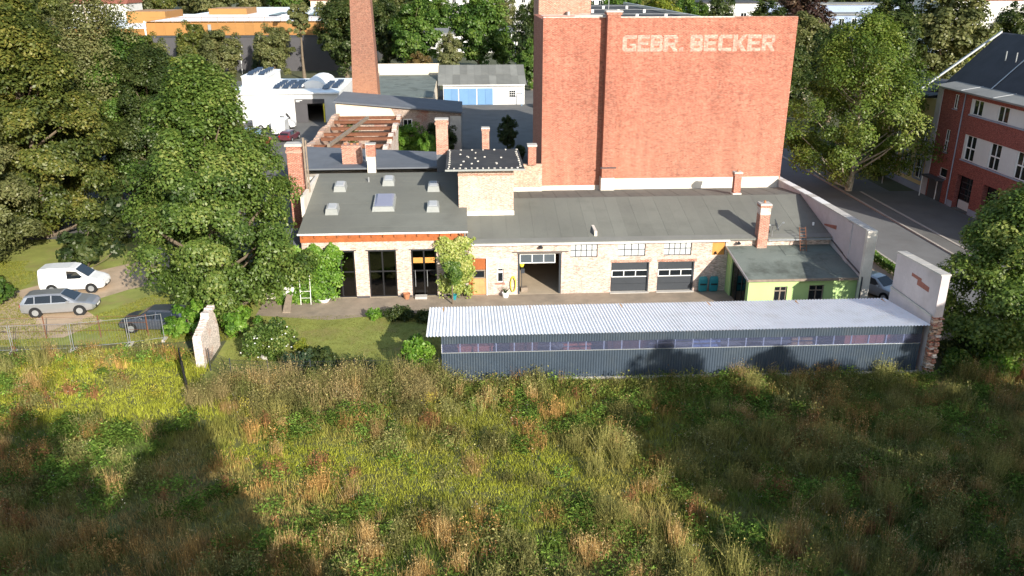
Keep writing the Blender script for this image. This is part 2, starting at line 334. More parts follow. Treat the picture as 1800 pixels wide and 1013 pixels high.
while x<26.35:          # felt strips laid up the front slope, each lapping the next
    x1=min(x+.97,26.41); d=.012+.006*(k%2); zt=lambda y:ZR(y)+d
    MB().prism_x([(56.0,ZR(56)-.004),(62.5,5.565),(62.5,5.565+d),(56.0,ZR(56)+d)],x,x1-.006).build('felt_strip','felt',rf)
    if x1>3.7: MB().prism_x([(62.52,5.562),(67.08,5.004),(67.08,5.004+d),(62.52,5.562+d)],x+.3,min(x1+.28,26.41)-.012).build('felt_strip','felt',rf)
    x=x1; k+=1
MB().prism_x([(55.98,ZR(56)+.03),(56.55,ZR(56.55)+.03),(56.55,ZR(56.55)+.04),(55.98,ZR(56)+.045)],.06,26.38).build('eaves_strip','felt_grey',rf)
MB().box(.03,18.9,55.88,56.02,3.9,4.0).build('gutter','white_paint',W); MB().box(21.7,26.35,55.88,56.02,3.9,4.0).build('gutter','galvanised',W)
for i,(a,b,c,d) in enumerate(cw):       # clerestory windows, 4 x 2 panes
    fr=MB(); n=5 if i!=1 else 4
    for j in range(n+1): u=a+(b-a)*j/n; fr.box(u-.025,u+.025,YF+.1,YF+.16,c,d)
    for v in (c+.025,(c+d)/2,d-.025): fr.box(a+.03,b-.03,YF+.105,YF+.155,v-.022,v+.022)
    wn=fr.build('window','steel_dark',W)
    for j in range(n):
        for q in range(2):
            u0=a+(b-a)*j/n+.03; u1=a+(b-a)*(j+1)/n-.03; v0=c+(d-c)*q/2+.03; v1=c+(d-c)*(q+1)/2-.03
            MB().box(u0,u1,YF+.12,YF+.135,v0,v1).build('pane','milk_glass',wn)
    MB().box(a-.12,b+.3,YF-.05,YF+.1,d+.003,d+.05).build('lintel','lintel_dark',W)
# open sectional gate: lifted leaf shows as one glazed row
o=MB(); o.box(3.62,6.86,YF-.03,YF+.25,3.123,3.22).build('lintel','lintel_dark',W); MB().box(3.25,7.3,YF-.045,YF+.05,3.22,3.29).build('lintel','lintel_dark',W)
MB().box(3.655,3.8,YF+.05,YF+.35,0.02,3.12).build('gate_jamb','steel_dark',W); MB().box(6.66,6.805,YF+.05,YF+.35,0.02,3.12).build('gate_jamb','steel_dark',W)
gl=MB(); gl.box(3.82,6.4,YF+.28,YF+.33,2.30,2.36).box(3.82,6.4,YF+.28,YF+.33,2.96,3.02)
for u in (3.85,4.72,5.55,6.37): gl.box(u-.03,u+.03,YF+.275,YF+.335,2.36,2.96)
gd=gl.build('gate_leaf','white_paint',W)
for u0,u1 in ((3.88,4.69),(4.75,5.52),(5.58,6.34)): MB().box(u0,u1,YF+.295,YF+.31,2.37,2.95).build('pane','pane_sky',gd)
for (a,b,c,d) in (g1,g2):       # closed sectional doors
    dm=MB()
    D=thing and MB().box(a,b,YF+.2,YF+.22,0,d).build('garage_door','steel_black',W)
    for q in range(4):
        z0=.1+.53*q
        if q==2: continue
        MB().box(a+.06,b-.06,YF+.14,YF+.2,z0+.008,z0+.522 if q<3 else d-.01).build('door_panel','steel_dark',D)
    f=MB(); z0=1.16
    for zz in (z0+.02,z0+.5): f.box(a+.06,b-.06,YF+.13,YF+.19,zz-.03,zz+.03)
    for j in range(4): u=a+.09+(b-a-.18)*j/3; f.box(u-.03,u+.03,YF+.128,YF+.192,z0+.05,z0+.47)
    f.build('window_row','white_paint',D)
    for j in range(3):
        u0=a+.12+(b-a-.18)*j/3; MB().box(u0,u0+(b-a-.18)/3-.06,YF+.16,YF+.17,z0+.05,z0+.47).build('pane','car_glass',D)
    MB().box(a-.05,b+.05,YF-.25,YF+.2,0,.05).build('sill','concrete',W)
    MB().box(a-.08,b+.14,YF-.012,YF+.1,d+.002,d+.2).build('lintel','brick_orange',W)
    MB().box(b-.1,b-.002,YF+.02,YF+.2,.06,d-.003).build('jamb','steel_dark',W)
# timber door with boards, small pane, frame
D=MB().box(dr[0]+.02,dr[1]-.02,YF+.12,YF+.16,0,2.8).build('door','wood_orange',W)
for i in range(10):
    u=dr[0]+.04+i*.122; MB().box(u,u+.115,YF+.085+.004*(i%2),YF+.12,1.98,2.79).build('board','wood_orange',D)
for i in range(8):
    u=dr[0]+.34+i*.115; MB().box(u,u+.108,YF+.08+.004*(i%2),YF+.12,.06,1.28).build('board','wood_light',D)
MB().box(dr[0]+.04,dr[0]+.3,YF+.09,YF+.12,.06,1.96).build('side_board','wood_orange',D)
f=MB(); f.box(.4,1.34,YF+.06,YF+.11,1.86,1.95).box(.4,.5,YF+.06,YF+.11,1.3,1.85).box(1.24,1.34,YF+.06,YF+.11,1.3,1.85).box(.505,1.235,YF+.06,YF+.11,1.3,1.38).build('door_frame','wood_grey',D)
MB().box(.51,1.23,YF+.09,YF+.1,1.39,1.85).build('pane','car_glass',D); MB().tube((1.28,YF+.05,1.1),(1.28,YF+.0,1.1),.03).build('handle','galvanised',D)
MB().box(1.402,1.46,YF-.04,YF+.1,0,2.9).build('door_trim','white_paint',W)
f=MB(); f.box(2.185,2.24,YF+.1,YF+.16,.96,2.04).box(2.57,2.625,YF+.1,YF+.16,.96,2.04).box(2.245,2.565,YF+.1,YF+.16,1.68,1.84).box(2.245,2.565,YF+.1,YF+.16,.96,1.03).box(2.245,2.565,YF+.1,YF+.16,1.98,2.04)
s_=f.build('window','white_paint',W); MB().box(2.245,2.565,YF+.12,YF+.13,1.03,1.68).build('pane','car_glass',s_); MB().box(2.245,2.565,YF+.12,YF+.13,1.845,1.975).build('pane','car_glass',s_)
MB().box(2.1,2.72,YF-.1,YF+.08,.86,.945).build('sill','brick_red',W)
MB().box(hat[0],hat[1]-.05,YF+.06,YF+.12,hat[2],hat[3]).build('hatch','wood_hatch',W); MB().box(hat[0]-.2,hat[1]+1.6,YF-.04,YF+.05,hat[3]+.003,hat[3]+.05).build('lintel','lintel_dark',W)
MB().tube((18.05,YF+.05,2.95),(18.05,YF-.12,2.9),.1,.07).build('hatch_lamp','steel_black',W)
for u,v in ((5.3,3.62),(19.6,3.66)):      # wall lamps on short arms
    l=MB().tube((u,YF,v),(u,YF-.28,v+.12),.025).build('wall_lamp','steel_black',W); MB().tube((u,YF-.2,v+.16),(u,YF-.34,v+.02),.05,.15,10).build('lamp_shade','steel_dark',l)
def chimney(parent,x,y,wx,wy,z0,z1,m,cap=.1,pots=1,name='chimney',band=True):
    c=MB().box(x-wx/2,x+wx/2,y-wy/2,y+wy/2,z0,z1-.14).build(name,m,parent)
    MB().box(x-wx/2-.05,x+wx/2+.05,y-wy/2-.05,y+wy/2+.05,z1-.28,z1-.1).build('collar',m,c)
    MB().rbox((x,y),wx+.14,wy+.14,z1-.1,z1,0,.92).build('cap','concrete',c)
    for i in range(pots): u=x+(i-(pots-1)/2)*.35; MB().tube((u,y,z1),(u,y,z1+.16),.09,.08).build('flue','terracotta',c)
    return c
c=chimney(W,21.25,56.2,.72,.72,3.2,6.65,'brick_orange'); MB().box(20.885,21.615,55.835,56.565,5.85,6.35).build('render_band','brick_white',c)
chimney(W,21.45,63.2,.55,.5,5.2,7.3,'brick_red')
MB().box(21.1,21.8,62.85,63.55,5.2,5.62).build('flashing','plaster_white',W)
MB().tube((25.6,57.6,4.5),(25.6,57.6,4.72),.08).build('vent_pipe','white_paint',W)
fx=thing('fire_wall','tall lilac-grey plastered fire wall between workshop roof and street','wall',(26.6,60,0))
f0=MB(); f0.prism_x([(51.0,-.02),(68.6,-.02),(68.6,5.5),(60,5.85),(51.0,6.02)],26.45,26.85).build('wall','plaster_lilac',fx)
for i in range(17):
    y=51.1+i*1.02; zt=6.02-(y-51)*.019 if y<60 else 5.85-(y-60)*.041
    MB().prism_x([(y,zt+.003),(y+1.0,zt-.02),(y+1.0,zt+.07),(y,zt+.09)],26.36,26.96).build('coping_stone','white_wall' if i>5 and i%3 else 'concrete',fx)
MB().box(26.38,26.45,53.2,53.9,2.7,5.9).build('pilaster','plaster_lilac',fx)
MB().prism_x([(55.6,4.75),(57.6,4.5),(57.6,4.62),(55.6,5.05)],26.43,26.452).build('bare_brick','plaster_peel',fx)
MB().box(26.3,26.95,50.7,51.0,-.02,6.12).build('end_pier','plaster_white',fx)
MB().path([(26.4,56.1,3.9),(26.38,53,3.3),(26.38,51.3,3.05),(26.36,50.66,2.9),(26.36,50.66,.2)],.05).build('drain_pipe','steel_dark',fx)
# ---------------------------------------------------------------- green annex
A=thing('annex','light green rendered annex with flat felt roof by fire wall','building',(22.5,53.6,0))
ZA=lambda y:2.74+.14*(y-51.3)
MB().wall(18.95,26.28,0,2.55,51.4,.25,[(20.75,21.65,.9,2.1),(23.15,24.2,.9,2.15)]).build('wall','lime_render',A)
MB().box(18.95,19.2,55.2,YF-.01,0,3.1).build('corner_post','lime_render',A); MB().box(18.95,19.2,51.655,51.9,0,2.55).build('corner_post','lime_render',A)
MB().box(19.2,26.3,51.66,YF-.01,0,.02).build('floor','floor_concrete',A); MB().box(26.28,26.44,51.4,YF-.01,0,2.6).build('wall','lime_render',A)
r=MB().prism_x([(51.1,2.60),(56.28,ZA(56.28)-.12),(56.28,ZA(56.28)),(51.1,2.72)],18.8,26.42).build('roof','felt_moss',A)
MB().prism_x([(51.05,2.58),(51.13,2.58),(51.13,2.745),(51.05,2.745)],18.75,26.42).build('edge_trim','wood_grey',r); MB().prism_x([(51.1,2.60),(56.28,ZA(56.28)-.12),(56.28,ZA(56.28)+.03),(51.1,2.75)],18.72,18.8).build('edge_trim','galvanised',r)
MB().prism_x([(54.6,ZA(54.6)+.003),(56.25,ZA(56.25)+.003),(56.25,ZA(56.25)+.02),(54.6,ZA(54.6)+.02)],22.6,26.35).build('felt_patch','felt_moss',r); MB().prism_x([(51.6,ZA(51.6)+.003),(54.5,ZA(54.5)+.003),(54.5,ZA(54.5)+.014),(51.6,ZA(51.6)+.014)],24.9,26.35).build('felt_patch','felt_moss',r)
for (a,b,d) in ((20.75,21.65,2.1),(23.15,24.2,2.15)):
    f=MB()
    for u in (a+.04,(a+b)/2,b-.04): f.box(u-.04,u+.04,51.5,51.56,.9,d)
    for v in (.94,1.75,d-.04): f.box(a+.08,b-.08,51.505,51.555,v-.04,v+.04)
    wn=f.build('window','wood_grey',A)
    for u0,u1 in ((a+.08,(a+b)/2-.04),((a+b)/2+.04,b-.08)): MB().box(u0,u1,51.525,51.535,.98,1.71).build('pane','car_glass',wn); MB().box(u0,u1,51.525,51.535,1.79,d-.08).build('pane','car_glass',wn)
f=MB()
for yy in (51.95,53.0,54.1,55.15): f.box(19.03,19.11,yy-.04,yy+.04,.02,2.55)
f.box(19.035,19.105,51.95,55.15,2.5,2.6); gw=f.build('glazed_front','steel_black',A)
for y0,y1 in ((51.99,52.96),(53.04,54.06),(54.14,55.11)): MB().box(19.06,19.075,y0,y1,.05,2.49).build('pane','pane_dark',gw)
tm=thing('satellite_dish','dark grey satellite dish on a bracket beside the roof chimney','satellite dish',(22.1,56.2,4.9))
dm=MB(); cx_,cy_,cz_=22.2,56.15,5.0; ax_=Vector((.75,-.3,.35)).normalized(); a_=ax_.orthogonal().normalized(); b_=ax_.cross(a_); rings=[]
for i in range(5):
    rr=.5*i/4; dd=.35*rr*rr; rings.append([tuple(Vector((cx_,cy_,cz_))+ax_*dd+(a_*math.cos(q*math.pi/8)+b_*math.sin(q*math.pi/8))*rr) for q in range(16)])
for i in range(4):
    for q in range(16): dm.quad(rings[i][q],rings[i][(q+1)%16],rings[i+1][(q+1)%16],rings[i+1][q])
dm.build('dish','dish_grey',tm,True); pf=Vector((cx_,cy_,cz_))+ax_*.5
MB().tube((cx_,cy_,cz_-.45),tuple(pf),.02).tube(tuple(pf),tuple(pf+ax_*.12),.06).build('feed_arm','galvanised',tm); MB().tube((21.62,56.2,5.0),(22.2,56.15,5.0),.03).tube((22.0,56.15,4.98),(22.0,56.1,3.7),.02).build('bracket','galvanised',tm)
ld=thing('roof_ladder','rusty steel ladder standing on the green annex roof','ladder',(24.1,55.6,0))
for u in (23.85,24.3): MB().tube((u,55.2,ZA(55.2)+.01),(u,55.9,4.9),.028).build('rail','rust',ld)
for i in range(8): q=i/8+.06; MB().tube((23.85,55.2+.7*q,ZA(55.2)+q*1.65),(24.3,55.2+.7*q,ZA(55.2)+q*1.65),.018).build('rung','rust',ld)
def shell(loc,rz,label):
    t_=thing('plastic_tub',label,'tub',loc,'teal tubs by the annex'); m_=MB(); L_=[]
    for (z_,w_,d_) in ((0,.5,.1),(.05,.62,.2),(.5,.68,.26),(.95,.66,.22),(1.15,.5,.1)): L_.append([tuple(np.add(loc,(w_/2*math.copysign(abs(math.cos(a))**.6,math.cos(a)),d_/2*math.copysign(abs(math.sin(a))**.6,math.sin(a)),z_+.02))) for a in np.linspace(0,2*math.pi,16,endpoint=False)])
    for p_,q_ in zip(L_,L_[1:]):
        for i in range(16): m_.quad(p_[i],p_[(i+1)%16],q_[(i+1)%16],q_[i])
    m_.quad(*L_[-1]); m_.quad(*L_[0][::-1]); m_.build('body','teal',t_,True)
    b_=MB()
    b_.box(loc[0]-.24,loc[0]+.24,loc[1]-.15,loc[1]-.08,loc[2]+.55,loc[2]+.66); b_.build('slot','steel_black',t_)
shell((17.25,56.1,.012),0,'teal plastic tub nearer the garage door, against shaded brick wall'); shell((18.05,56.1,.012),0,'teal plastic tub nearer the green annex, against shaded brick wall')
# ---------------------------------------------------------------- workshop, left wing
ZL=lambda y:4.95+.175*(y-56.3)
Lw=thing('studio_building','pale brick studio with orange fascia, tall dark windows and skylit roof','building',(-5.7,YF,0))
wins=[(-9.9,-7.94,-.01,3.55),(-6.99,-5.0,-.01,3.55),(-3.95,-2.15,-.01,3.55)]
MB().wall(-11.55,.0,-.02,4.25,YF,.4,wins).build('wall','brick_pale',Lw)
MB().wall(YF+.4,66.7,-.02,5.0,-11.55,.35,ax='y').build('wall','brick_pale',Lw); MB().wall(-11.55,0,-.02,6.65,66.7,.3).build('wall','plaster_white',Lw); MB().wall(YF+.4,60,3.9,5.0,-.3,.28,ax='y').build('wall','brick_pale',Lw)
MB().box(-11.2,-.02,YF+.02,66.6,-.02,.018).build('floor','floor_concrete',Lw)
MB().box(-11.6,-.02,YF-.06,YF+.3,4.252,4.84).build('fascia','wood_orange',Lw)
for i in range(15): u=-11.4+i*.795; MB().box(u,u+.11,YF-.2,YF-.062,4.6,4.76).build('rafter_tail','wood_orange',Lw)
r=MB().prism_x([(56.12,ZL(56.12)-.1),(66.7,ZL(66.7)-.1),(66.7,ZL(66.7)-.01),(56.12,ZL(56.12)-.01)],-11.7,.08).build('roof','felt_grey',Lw)
for i in range(11):
    y0=56.1+i*.97; y1=min(y0+.965,66.7); d=.012+.004*(i%2)
    MB().prism_x([(y0,ZL(y0)-.006),(y1,ZL(y1)-.006),(y1,ZL(y1)+d),(y0,ZL(y0)+d)],-11.72,.1).build('felt_strip','felt',r)
MB().box(-11.75,.12,56.04,56.1,4.83,4.94).build('gutter','white_paint',Lw)
MB().path([(-.1,56.06,4.85),(-.1,56.1,4.5),(-.08,56.22,4.2),(-.08,56.22,.15)],.05).build('downpipe','galvanised',Lw); MB().path([(-.5,56.05,4.8),(-.22,56.12,4.45)],.05).build('downpipe','rust',Lw)
for (a,b,c,d) in wins:
    f=MB()
    for u in (a+.05,(a+b)/2,b-.05): f.box(u-.05,u+.05,YF+.14,YF+.22,0,d-.01)
    for v in (.05,1.95,d-.06): f.box(a+.1,(a+b)/2-.05,YF+.145,YF+.215,v-.05,v+.05); f.box((a+b)/2+.05,b-.1,YF+.145,YF+.215,v-.05,v+.05)
    wn=f.build('window','steel_black',Lw)
    for u0,u1 in ((a+.1,(a+b)/2-.05),((a+b)/2+.05,b-.1)):
        for v0,v1 in ((.1,1.9),(2.0,d-.11)): MB().box(u0,u1,YF+.17,YF+.182,v0,v1).build('pane','pane_dark',wn)
    if a>-4:
        for u0,u1 in ((a+.14,(a+b)/2-.08),((a+b)/2+.08,b-.14)): MB().box(u0,u1,YF+.1,YF+.12,2.55,2.95).build('yellow_pane','brass_yellow' if 0 else 'wood_hatch',wn)
        for u in (a+.25,(a+b)/2+.2): MB().tube((u,YF+.08,.75),(u,YF+.08,2.0),.022).build('handle','galvanised',wn)
    MB().box(a-.15,b+.15,YF-.01,YF+.1,d+.002,d+.07).build('lintel','steel_dark',Lw)
for a,b in ((-11.5,-9.9),(-7.94,-6.99),(-5.0,-3.95),(-2.15,-.05)): MB().box(a+.01,b-.01,YF-.02,YF+.1,0,.14).build('plinth','anthracite',Lw)
def skylight(x,y,w_,d_,h,m='pane_clear'):
    z0=ZL(y)-.02; bx=MB(); zf,zb=ZL(y-d_/2),ZL(y+d_/2)
    bx.hexa([(x-w_/2-.08,y-d_/2-.08,zf-.05),(x+w_/2+.08,y-d_/2-.08,zf-.05),(x+w_/2+.08,y+d_/2+.08,zb-.05),(x-w_/2-.08,y+d_/2+.08,zb-.05)],[(x-w_/2,y-d_/2,zf+h),(x+w_/2,y-d_/2,zf+h),(x+w_/2,y+d_/2,zb+h),(x-w_/2,y+d_/2,zb+h)])
    s=bx.build('skylight','kerb_grey',Lw); k=.07
    MB().hexa([(x-w_/2+k,y-d_/2+k,zf+h+.004),(x+w_/2-k,y-d_/2+k,zf+h+.004),(x+w_/2-k,y+d_/2-k,zb+h+.004),(x-w_/2+k,y+d_/2-k,zb+h+.004)],[(x-w_/2+.16*w_,y-d_/2+.16*d_,zf+h+.03+.05*w_),(x+w_/2-.16*w_,y-d_/2+.16*d_,zf+h+.03+.05*w_),(x+w_/2-.16*w_,y+d_/2-.16*d_,zb+h+.03+.05*w_),(x-w_/2+.16*w_,y+d_/2-.16*d_,zb+h+.03+.05*w_)]).build('pane','dome_glass' if m!='big' else 'dome_blue',s)
mat('dome_glass',(.34,.35,.36),.15,.1,1.5,5,.02,spec=.6)
mat('dome_blue',(.2,.21,.28),.35,.06,1,6,.02,spec=.5)
skylight(-6.05,60.7,1.5,2.3,.35,'big')
for x_,y_ in ((-9.75,59.6),(-9.65,63.6),(-6.0,64.6),(-2.4,59.8),(-2.45,63.4)): skylight(x_,y_,.8,1.0,.42)
MB().tube((-7.6,64.9,6.3),(-7.6,64.9,6.85),.06).build('vent_pipe','galvanised',Lw)
MB().box(-11.95,-11.72,59.4,66.7,4.4,6.75).build('parapet','plaster_white',Lw)
c=MB().box(-13.1,-12.05,61.6,62.5,0,10.0).build('chimney','brick_red',Lw)
for z0,z1 in ((5.9,6.05),(7.0,7.12),(9.5,9.7)): MB().box(-13.16,-11.99,61.54,62.56,z0,z1).build('collar','brick_orange',c)
MB().box(-13.2,-11.95,61.5,62.6,9.98,10.16).build('cap','concrete',c); MB().box(-11.9,-11.78,61.7,61.85,6.5,10.6).build('post','wood_grey',Lw); MB().box(-11.72,-11.62,61.7,61.82,6.5,10.4).build('post','wood_grey',Lw)
lt=thing('lean_to','low white lean-to wall behind the vine and chestnut tree','building',(-13,57,0)); MB().box(-14.6,-11.56,56.45,60,0,3.5).build('wall','plaster_white',lt); MB().prism_x([(56.3,3.503),(60,4.1),(60,4.2),(56.3,3.6)],-14.8,-11.57).build('roof','felt_slate',lt)
# ---------------------------------------------------------------- rear wing behind the studio
B=thing('rear_wing','rear wing with slate grey felt roof and three brick chimneys','building',(-7,70,0))
MB().box(-14.2,-1.3,67.02,75.6,0,6.4).build('wall','plaster_white',B)
r=MB().hexa([(-14.4,66.9,7.0),(-1.2,66.9,7.05),(-1.2,75.6,6.45),(-14.4,76.2,7.0)],[(-14.4,66.9,7.12),(-1.2,66.9,7.17),(-1.2,75.6,6.57),(-14.4,76.2,7.12)]).build('roof','felt_slate',B)
c=MB().box(-10.15,-8.6,69.0,70.2,6.9,8.55).build('chimney','brick_orange',B); MB().box(-10.2,-8.55,68.95,70.25,8.3,8.42).build('collar','brick_orange',c)
for u in (-9.9,-9.4,-8.9): MB().tube((u,69.6,8.55),(u,69.6,8.66),.12).build('flue','terracotta',c)
c=MB().box(-7.85,-7.2,66.72,67.3,6.3,8.1).build('chimney','plaster_white',B); MB().box(-7.9,-7.15,66.67,67.35,8.1,9.05).build('stack','brick_red',c); MB().box(-7.93,-7.12,66.64,67.38,9.052,9.12).build('cap','concrete',c)
MB().box(-8.35,-8.05,70.3,70.6,6.9,8.5).build('vent_block','white_wall',B)
c=MB().box(-2.25,-1.3,66.75,67.6,6.3,8.2).build('chimney','felt_slate',B); MB().box(-2.25,-1.3,66.75,67.6,8.2,10.95).build('stack','brick_orange',c); MB().box(-2.32,-1.23,66.68,67.67,10.6,10.78).build('collar','brick_orange',c); MB().box(-2.32,-1.23,66.68,67.67,10.952,11.02).build('cap','concrete',c)
# ---------------------------------------------------------------- stair tower
T=thing('roof_tower','square brick roof tower with black felt top dotted with small blocks','tower',(1.6,62,0))
MB().box(-.5,3.58,60,66.3,4,8.4).build('wall','brick_tower',T)
MB().box(-.53,3.61,59.97,60.0,8.0,8.12).build('string_course','brick_orange',T); MB().box(-.15,3.62,59.93,60.0,4.85,5.3).build('skirting','plaster_white',T)
r=MB().hexa([(-1.4,59.3,8.5),(4.35,59.3,8.5),(4.35,67,8.42),(-1.4,67,8.42)],[(-1.4,59.3,8.62),(4.35,59.3,8.62),(4.35,67,8.54),(-1.4,67,8.54)]).build('roof','felt_black',T)
MB().box(-1.43,4.38,59.26,59.3,8.5,8.63).build('edge_trim','kerb_grey',r)
pts=[(-1.2+i*.42,59.6+random.uniform(-.1,.1)) for i in range(13)]+[(-1.2+i*.9,66.6) for i in range(7)]+[(-1.15,60.2+i*.8) for i in range(8)]+[(4.1,60.1+i*.7) for i in range(9)]+[(random.uniform(-.5,3),random.uniform(60.5,65.5)) for i in range(13)]
for (u,v) in pts: a=random.uniform(0,3); MB().rbox((u,v),.15,.1,8.615-(v-59.3)*.0104,8.7-(v-59.3)*.0104,a,.9).build('weight_block','concrete',r)
lk=thing('link_wall','peeling brick and plaster wall between roof tower and red factory','wall',(5,66.6,0)); MB().wall(3.6,6.32,0,7.3,66.75,.3).build('wall','brick_ruin',lk)
c=MB().box(5.15,5.8,66.5,67.2,7.3,8.8).build('chimney','brick_red',lk); MB().box(5.08,5.87,66.43,67.27,8.8,8.95).build('cap','concrete',c); MB().box(3.75,6.3,66.7,66.75,4.4,5.4).build('skirting','plaster_white',lk)
bs=thing('back_shed','low shed roof with slim brick chimney behind the roof tower','building',(2,70,0)); MB().box(-1.2,6.0,67.4,73,0,6.2).build('wall','brick_ruin',bs); MB().box(-1.3,6.1,67.36,73.1,6.2,6.32).build('roof','felt_black',bs); chimney(bs,1.8,70,.6,.6,6.3,9.8,'brick_orange',pots=0)
# ---------------------------------------------------------------- red factory
F=thing('red_factory','huge red brick factory with faded painted lettering on blank gable','factory',(16,67.5,0))
FY=67.5; fx0,fx1=6.33,26.55
fwall=MB().box(fx0,fx1,FY,FY+.5,0,18.65).build('wall','brick_factory',F)
MB().box(fx0,fx0+.5,FY+.502,76.4,0,18.5).build('wall','brick_factory',F); MB().box(fx1-.5,fx1,FY+.502,104,0,16.5).build('wall','brick_factory',F); MB().box(9.4,9.9,76.42,104.9,0,18.3).build('wall','brick_factory',F); MB().box(fx0+.5,9.9,76,76.4,0,18.4).build('wall','brick_factory',F); MB().box(9.9,fx1,104.4,104.9,0,17).build('wall','brick_factory',F)
rf=MB().box(fx0+.5,19.6,FY+.5,76,17.9,18.32).build('roof','felt_black',F); MB().box(9.9,19.6,76.4,104.4,17.9,18.32).build('roof','felt_black',F); MB().hexa([(19.6,FY+.5,17.9),(26.05,FY+.5,14),(26.05,104.4,14),(19.6,104.4,17.9)],[(19.6,FY+.5,18.3),(26.05,FY+.5,14.3),(26.05,104.4,14.3),(19.6,104.4,18.3)]).build('roof','felt_black',F)
x=fx0
for i in range(20):
    x1=min(x+1.01,fx1); MB().box(x,x1-.01,FY-.04,FY+.54,18.652,18.71).build('coping_stone','brick_white' if i<15 else 'brick_red',fwall); x=x1
MB().box(9.3,9.5,76.3,104.9,18.3,18.7).build('parapet','concrete',F)
MB().box(19.4,19.62,FY+.55,104.4,18.33,18.6).build('roof_kerb','galvanised',F)
for q in range(3):
    y=74+q*9
    for xx in (12.5,15,17.5): MB().box(xx-.12,xx+.12,y,y+.25,18.32,18.62).build('rod_foot','white_wall',F)
    MB().path([(10,y+.1,18.62),(19.4,y+.1,18.62)],.025).build('lightning_wire','galvanised',F)
MB().tube((12.0,71,18.3),(12.0,71,20.3),.03).build('lightning_rod','galvanised',F)
ph=MB().box(6.85,11.5,77.5,83,18.2,23.5).build('penthouse','brick_orange',F); MB().box(8.6,9.4,77.42,77.52,20.9,21.9).build('window','white_paint',ph)
MB().box(6.7,12.4,76.2,77.49,18.3,18.42).build('gutter_ledge','concrete',F)
c=MB().box(11.25,12.25,FY-.85,FY-.002,6.12,18.9).build('pilaster_flue','brick_factory',F); MB().box(11.16,12.34,FY-.93,FY+.3,18.9,19.08).build('collar','brick_red',c); MB().box(11.1,12.4,FY-.97,FY+.34,19.08,19.2).build('cap','concrete',c); MB().box(11.2,12.3,FY-.9,FY-.002,4.6,6.1).build('skirting','plaster_white',c)
MB().box(12.32,26.42,FY-.06,FY-.003,4.6,5.85).build('skirting','plaster_white',F); MB().box(6.34,11.18,FY-.06,FY-.003,4.6,5.32).build('skirting','plaster_white',F)
MB().path([(12.36,FY-.08,5.4),(12.36,FY-.08,13.2)],.03).build('wall_cable','steel_dark',F); MB().box(11.1,12.4,FY-.88,FY-.84,6.9,7.0).build('pilaster_band','steel_dark',F)
v_,h_=.31,.21        # stroke widths across and up the letter box
GS={'E':[[(0,0),(v_,0),(v_,1),(0,1)],[(v_,0),(1,0),(1,h_),(v_,h_)],[(v_,.4),(.88,.4),(.88,.6),(v_,.6)],[(v_,1-h_),(1,1-h_),(1,1),(v_,1)]],
 'C':[[(0,.14),(v_,.2),(v_,.8),(0,.86)],[(0,.14),(.16,0),(1,0),(1,h_),(v_,h_)],[(0,.86),(v_,1-h_),(1,1-h_),(1,1),(.16,1)]],
 'B':[[(0,0),(v_,0),(v_,1),(0,1)],[(v_,0),(.86,0),(1,.12),(.74,h_),(v_,h_)],[(v_,.37),(.8,.37),(.9,.5),(.8,.63),(v_,.63)],[(v_,1-h_),(.74,1-h_),(.97,.88),(.84,1),(v_,1)],[(.74,h_),(1,.12),(1,.4),(.88,.5),(.74,.41)],[(.74,.59),(.88,.5),(.97,.6),(.97,.88),(.74,1-h_)]],
 'K':[[(0,0),(v_,0),(v_,1),(0,1)],[(v_,.38),(.45,.38),(1,1),(.68,1),(v_,.6)],[(.3,.42),(.68,0),(1,0),(.52,.6)]],
 '.':[[(0,0),(1,0),(1,1),(0,1)]]}
GS['G']=GS['C']+[[(.72,h_),(1,h_),(1,.5),(.72,.5)],[(.52,.36),(.72,.36),(.72,.5),(.52,.5)]]
GS['R']=[GS['B'][0],[(v_,.38),(.8,.38),(.8,.56),(v_,.56)],GS['B'][3],[(.74,.56),(.88,.5),(.97,.6),(.97,.88),(.74,1-h_)],[(.42,.38),(.72,0),(1,0),(.74,.38)]]
for ch,pxl,pxr in (('G',1097,1121),('E',1123,1144),('B',1145.5,1166.5),('R',1168,1193.5),('.',1196,1203),('B',1214.5,1236.5),('E',1238.5,1261),('C',1263,1287),('K',1289,1313),('E',1314.5,1337.5),('R',1339.5,1363)):
    xa=12.63+(pxl-1097)*.0462; xb=12.63+(pxr-1097)*.0462; hh_=1.26 if ch!='.' else .32; m_=MB()
    for i,pl_ in enumerate(GS[ch]): m_.quad(*[(xa+u*(xb-xa),FY-.006-.0015*i,16.07+w__*hh_) for u,w__ in pl_])
    m_.build('painted_letter','lettering',fwall)
# ---------------------------------------------------------------- long corrugated shed
def shT(p):
    t_=(p[0]+1.52)/27.7; return (p[0],p[1]-.45*t_,p[2]*(1+.06*t_))
class SMB(MB):
    def build(s,*a,**k): s.v=[shT(p) for p in s.v]; return MB.build(s,*a,**k)
S=thing('storage_shed','long blue-grey corrugated shed with white corrugated roof and window strip','shed',(12,45,0)); ORG[S.name]=Vector((12,45,0))
def corr(x0,x1,fn0,fn1,pitch,amp,axis,seg=6):
    """corrugated sheet: profile runs along x; fn gives the two edge points, offset along axis"""
    n=int((x1-x0)/pitch*seg); V=[]; Fq=[]
    for i in range(n+1):
        x=x0+(x1-x0)*i/n; o=amp*math.cos(2*math.pi*(x-x0)/pitch); a=Vector(fn0(x))+Vector(axis)*o; b=Vector(fn1(x))+Vector(axis)*o; V+=[shT(a),shT(b)]
        if i: k=2*i; Fq.append((k-2,k,k+1,k-1))
    return V,Fq
def cbuild(name,VF,m,parent,two=None):
    o=SMB(); o.v,o.f=VF; return MB.build(o,name,m,parent)
rz_=lambda y:2.98-.085*(y-42.5)
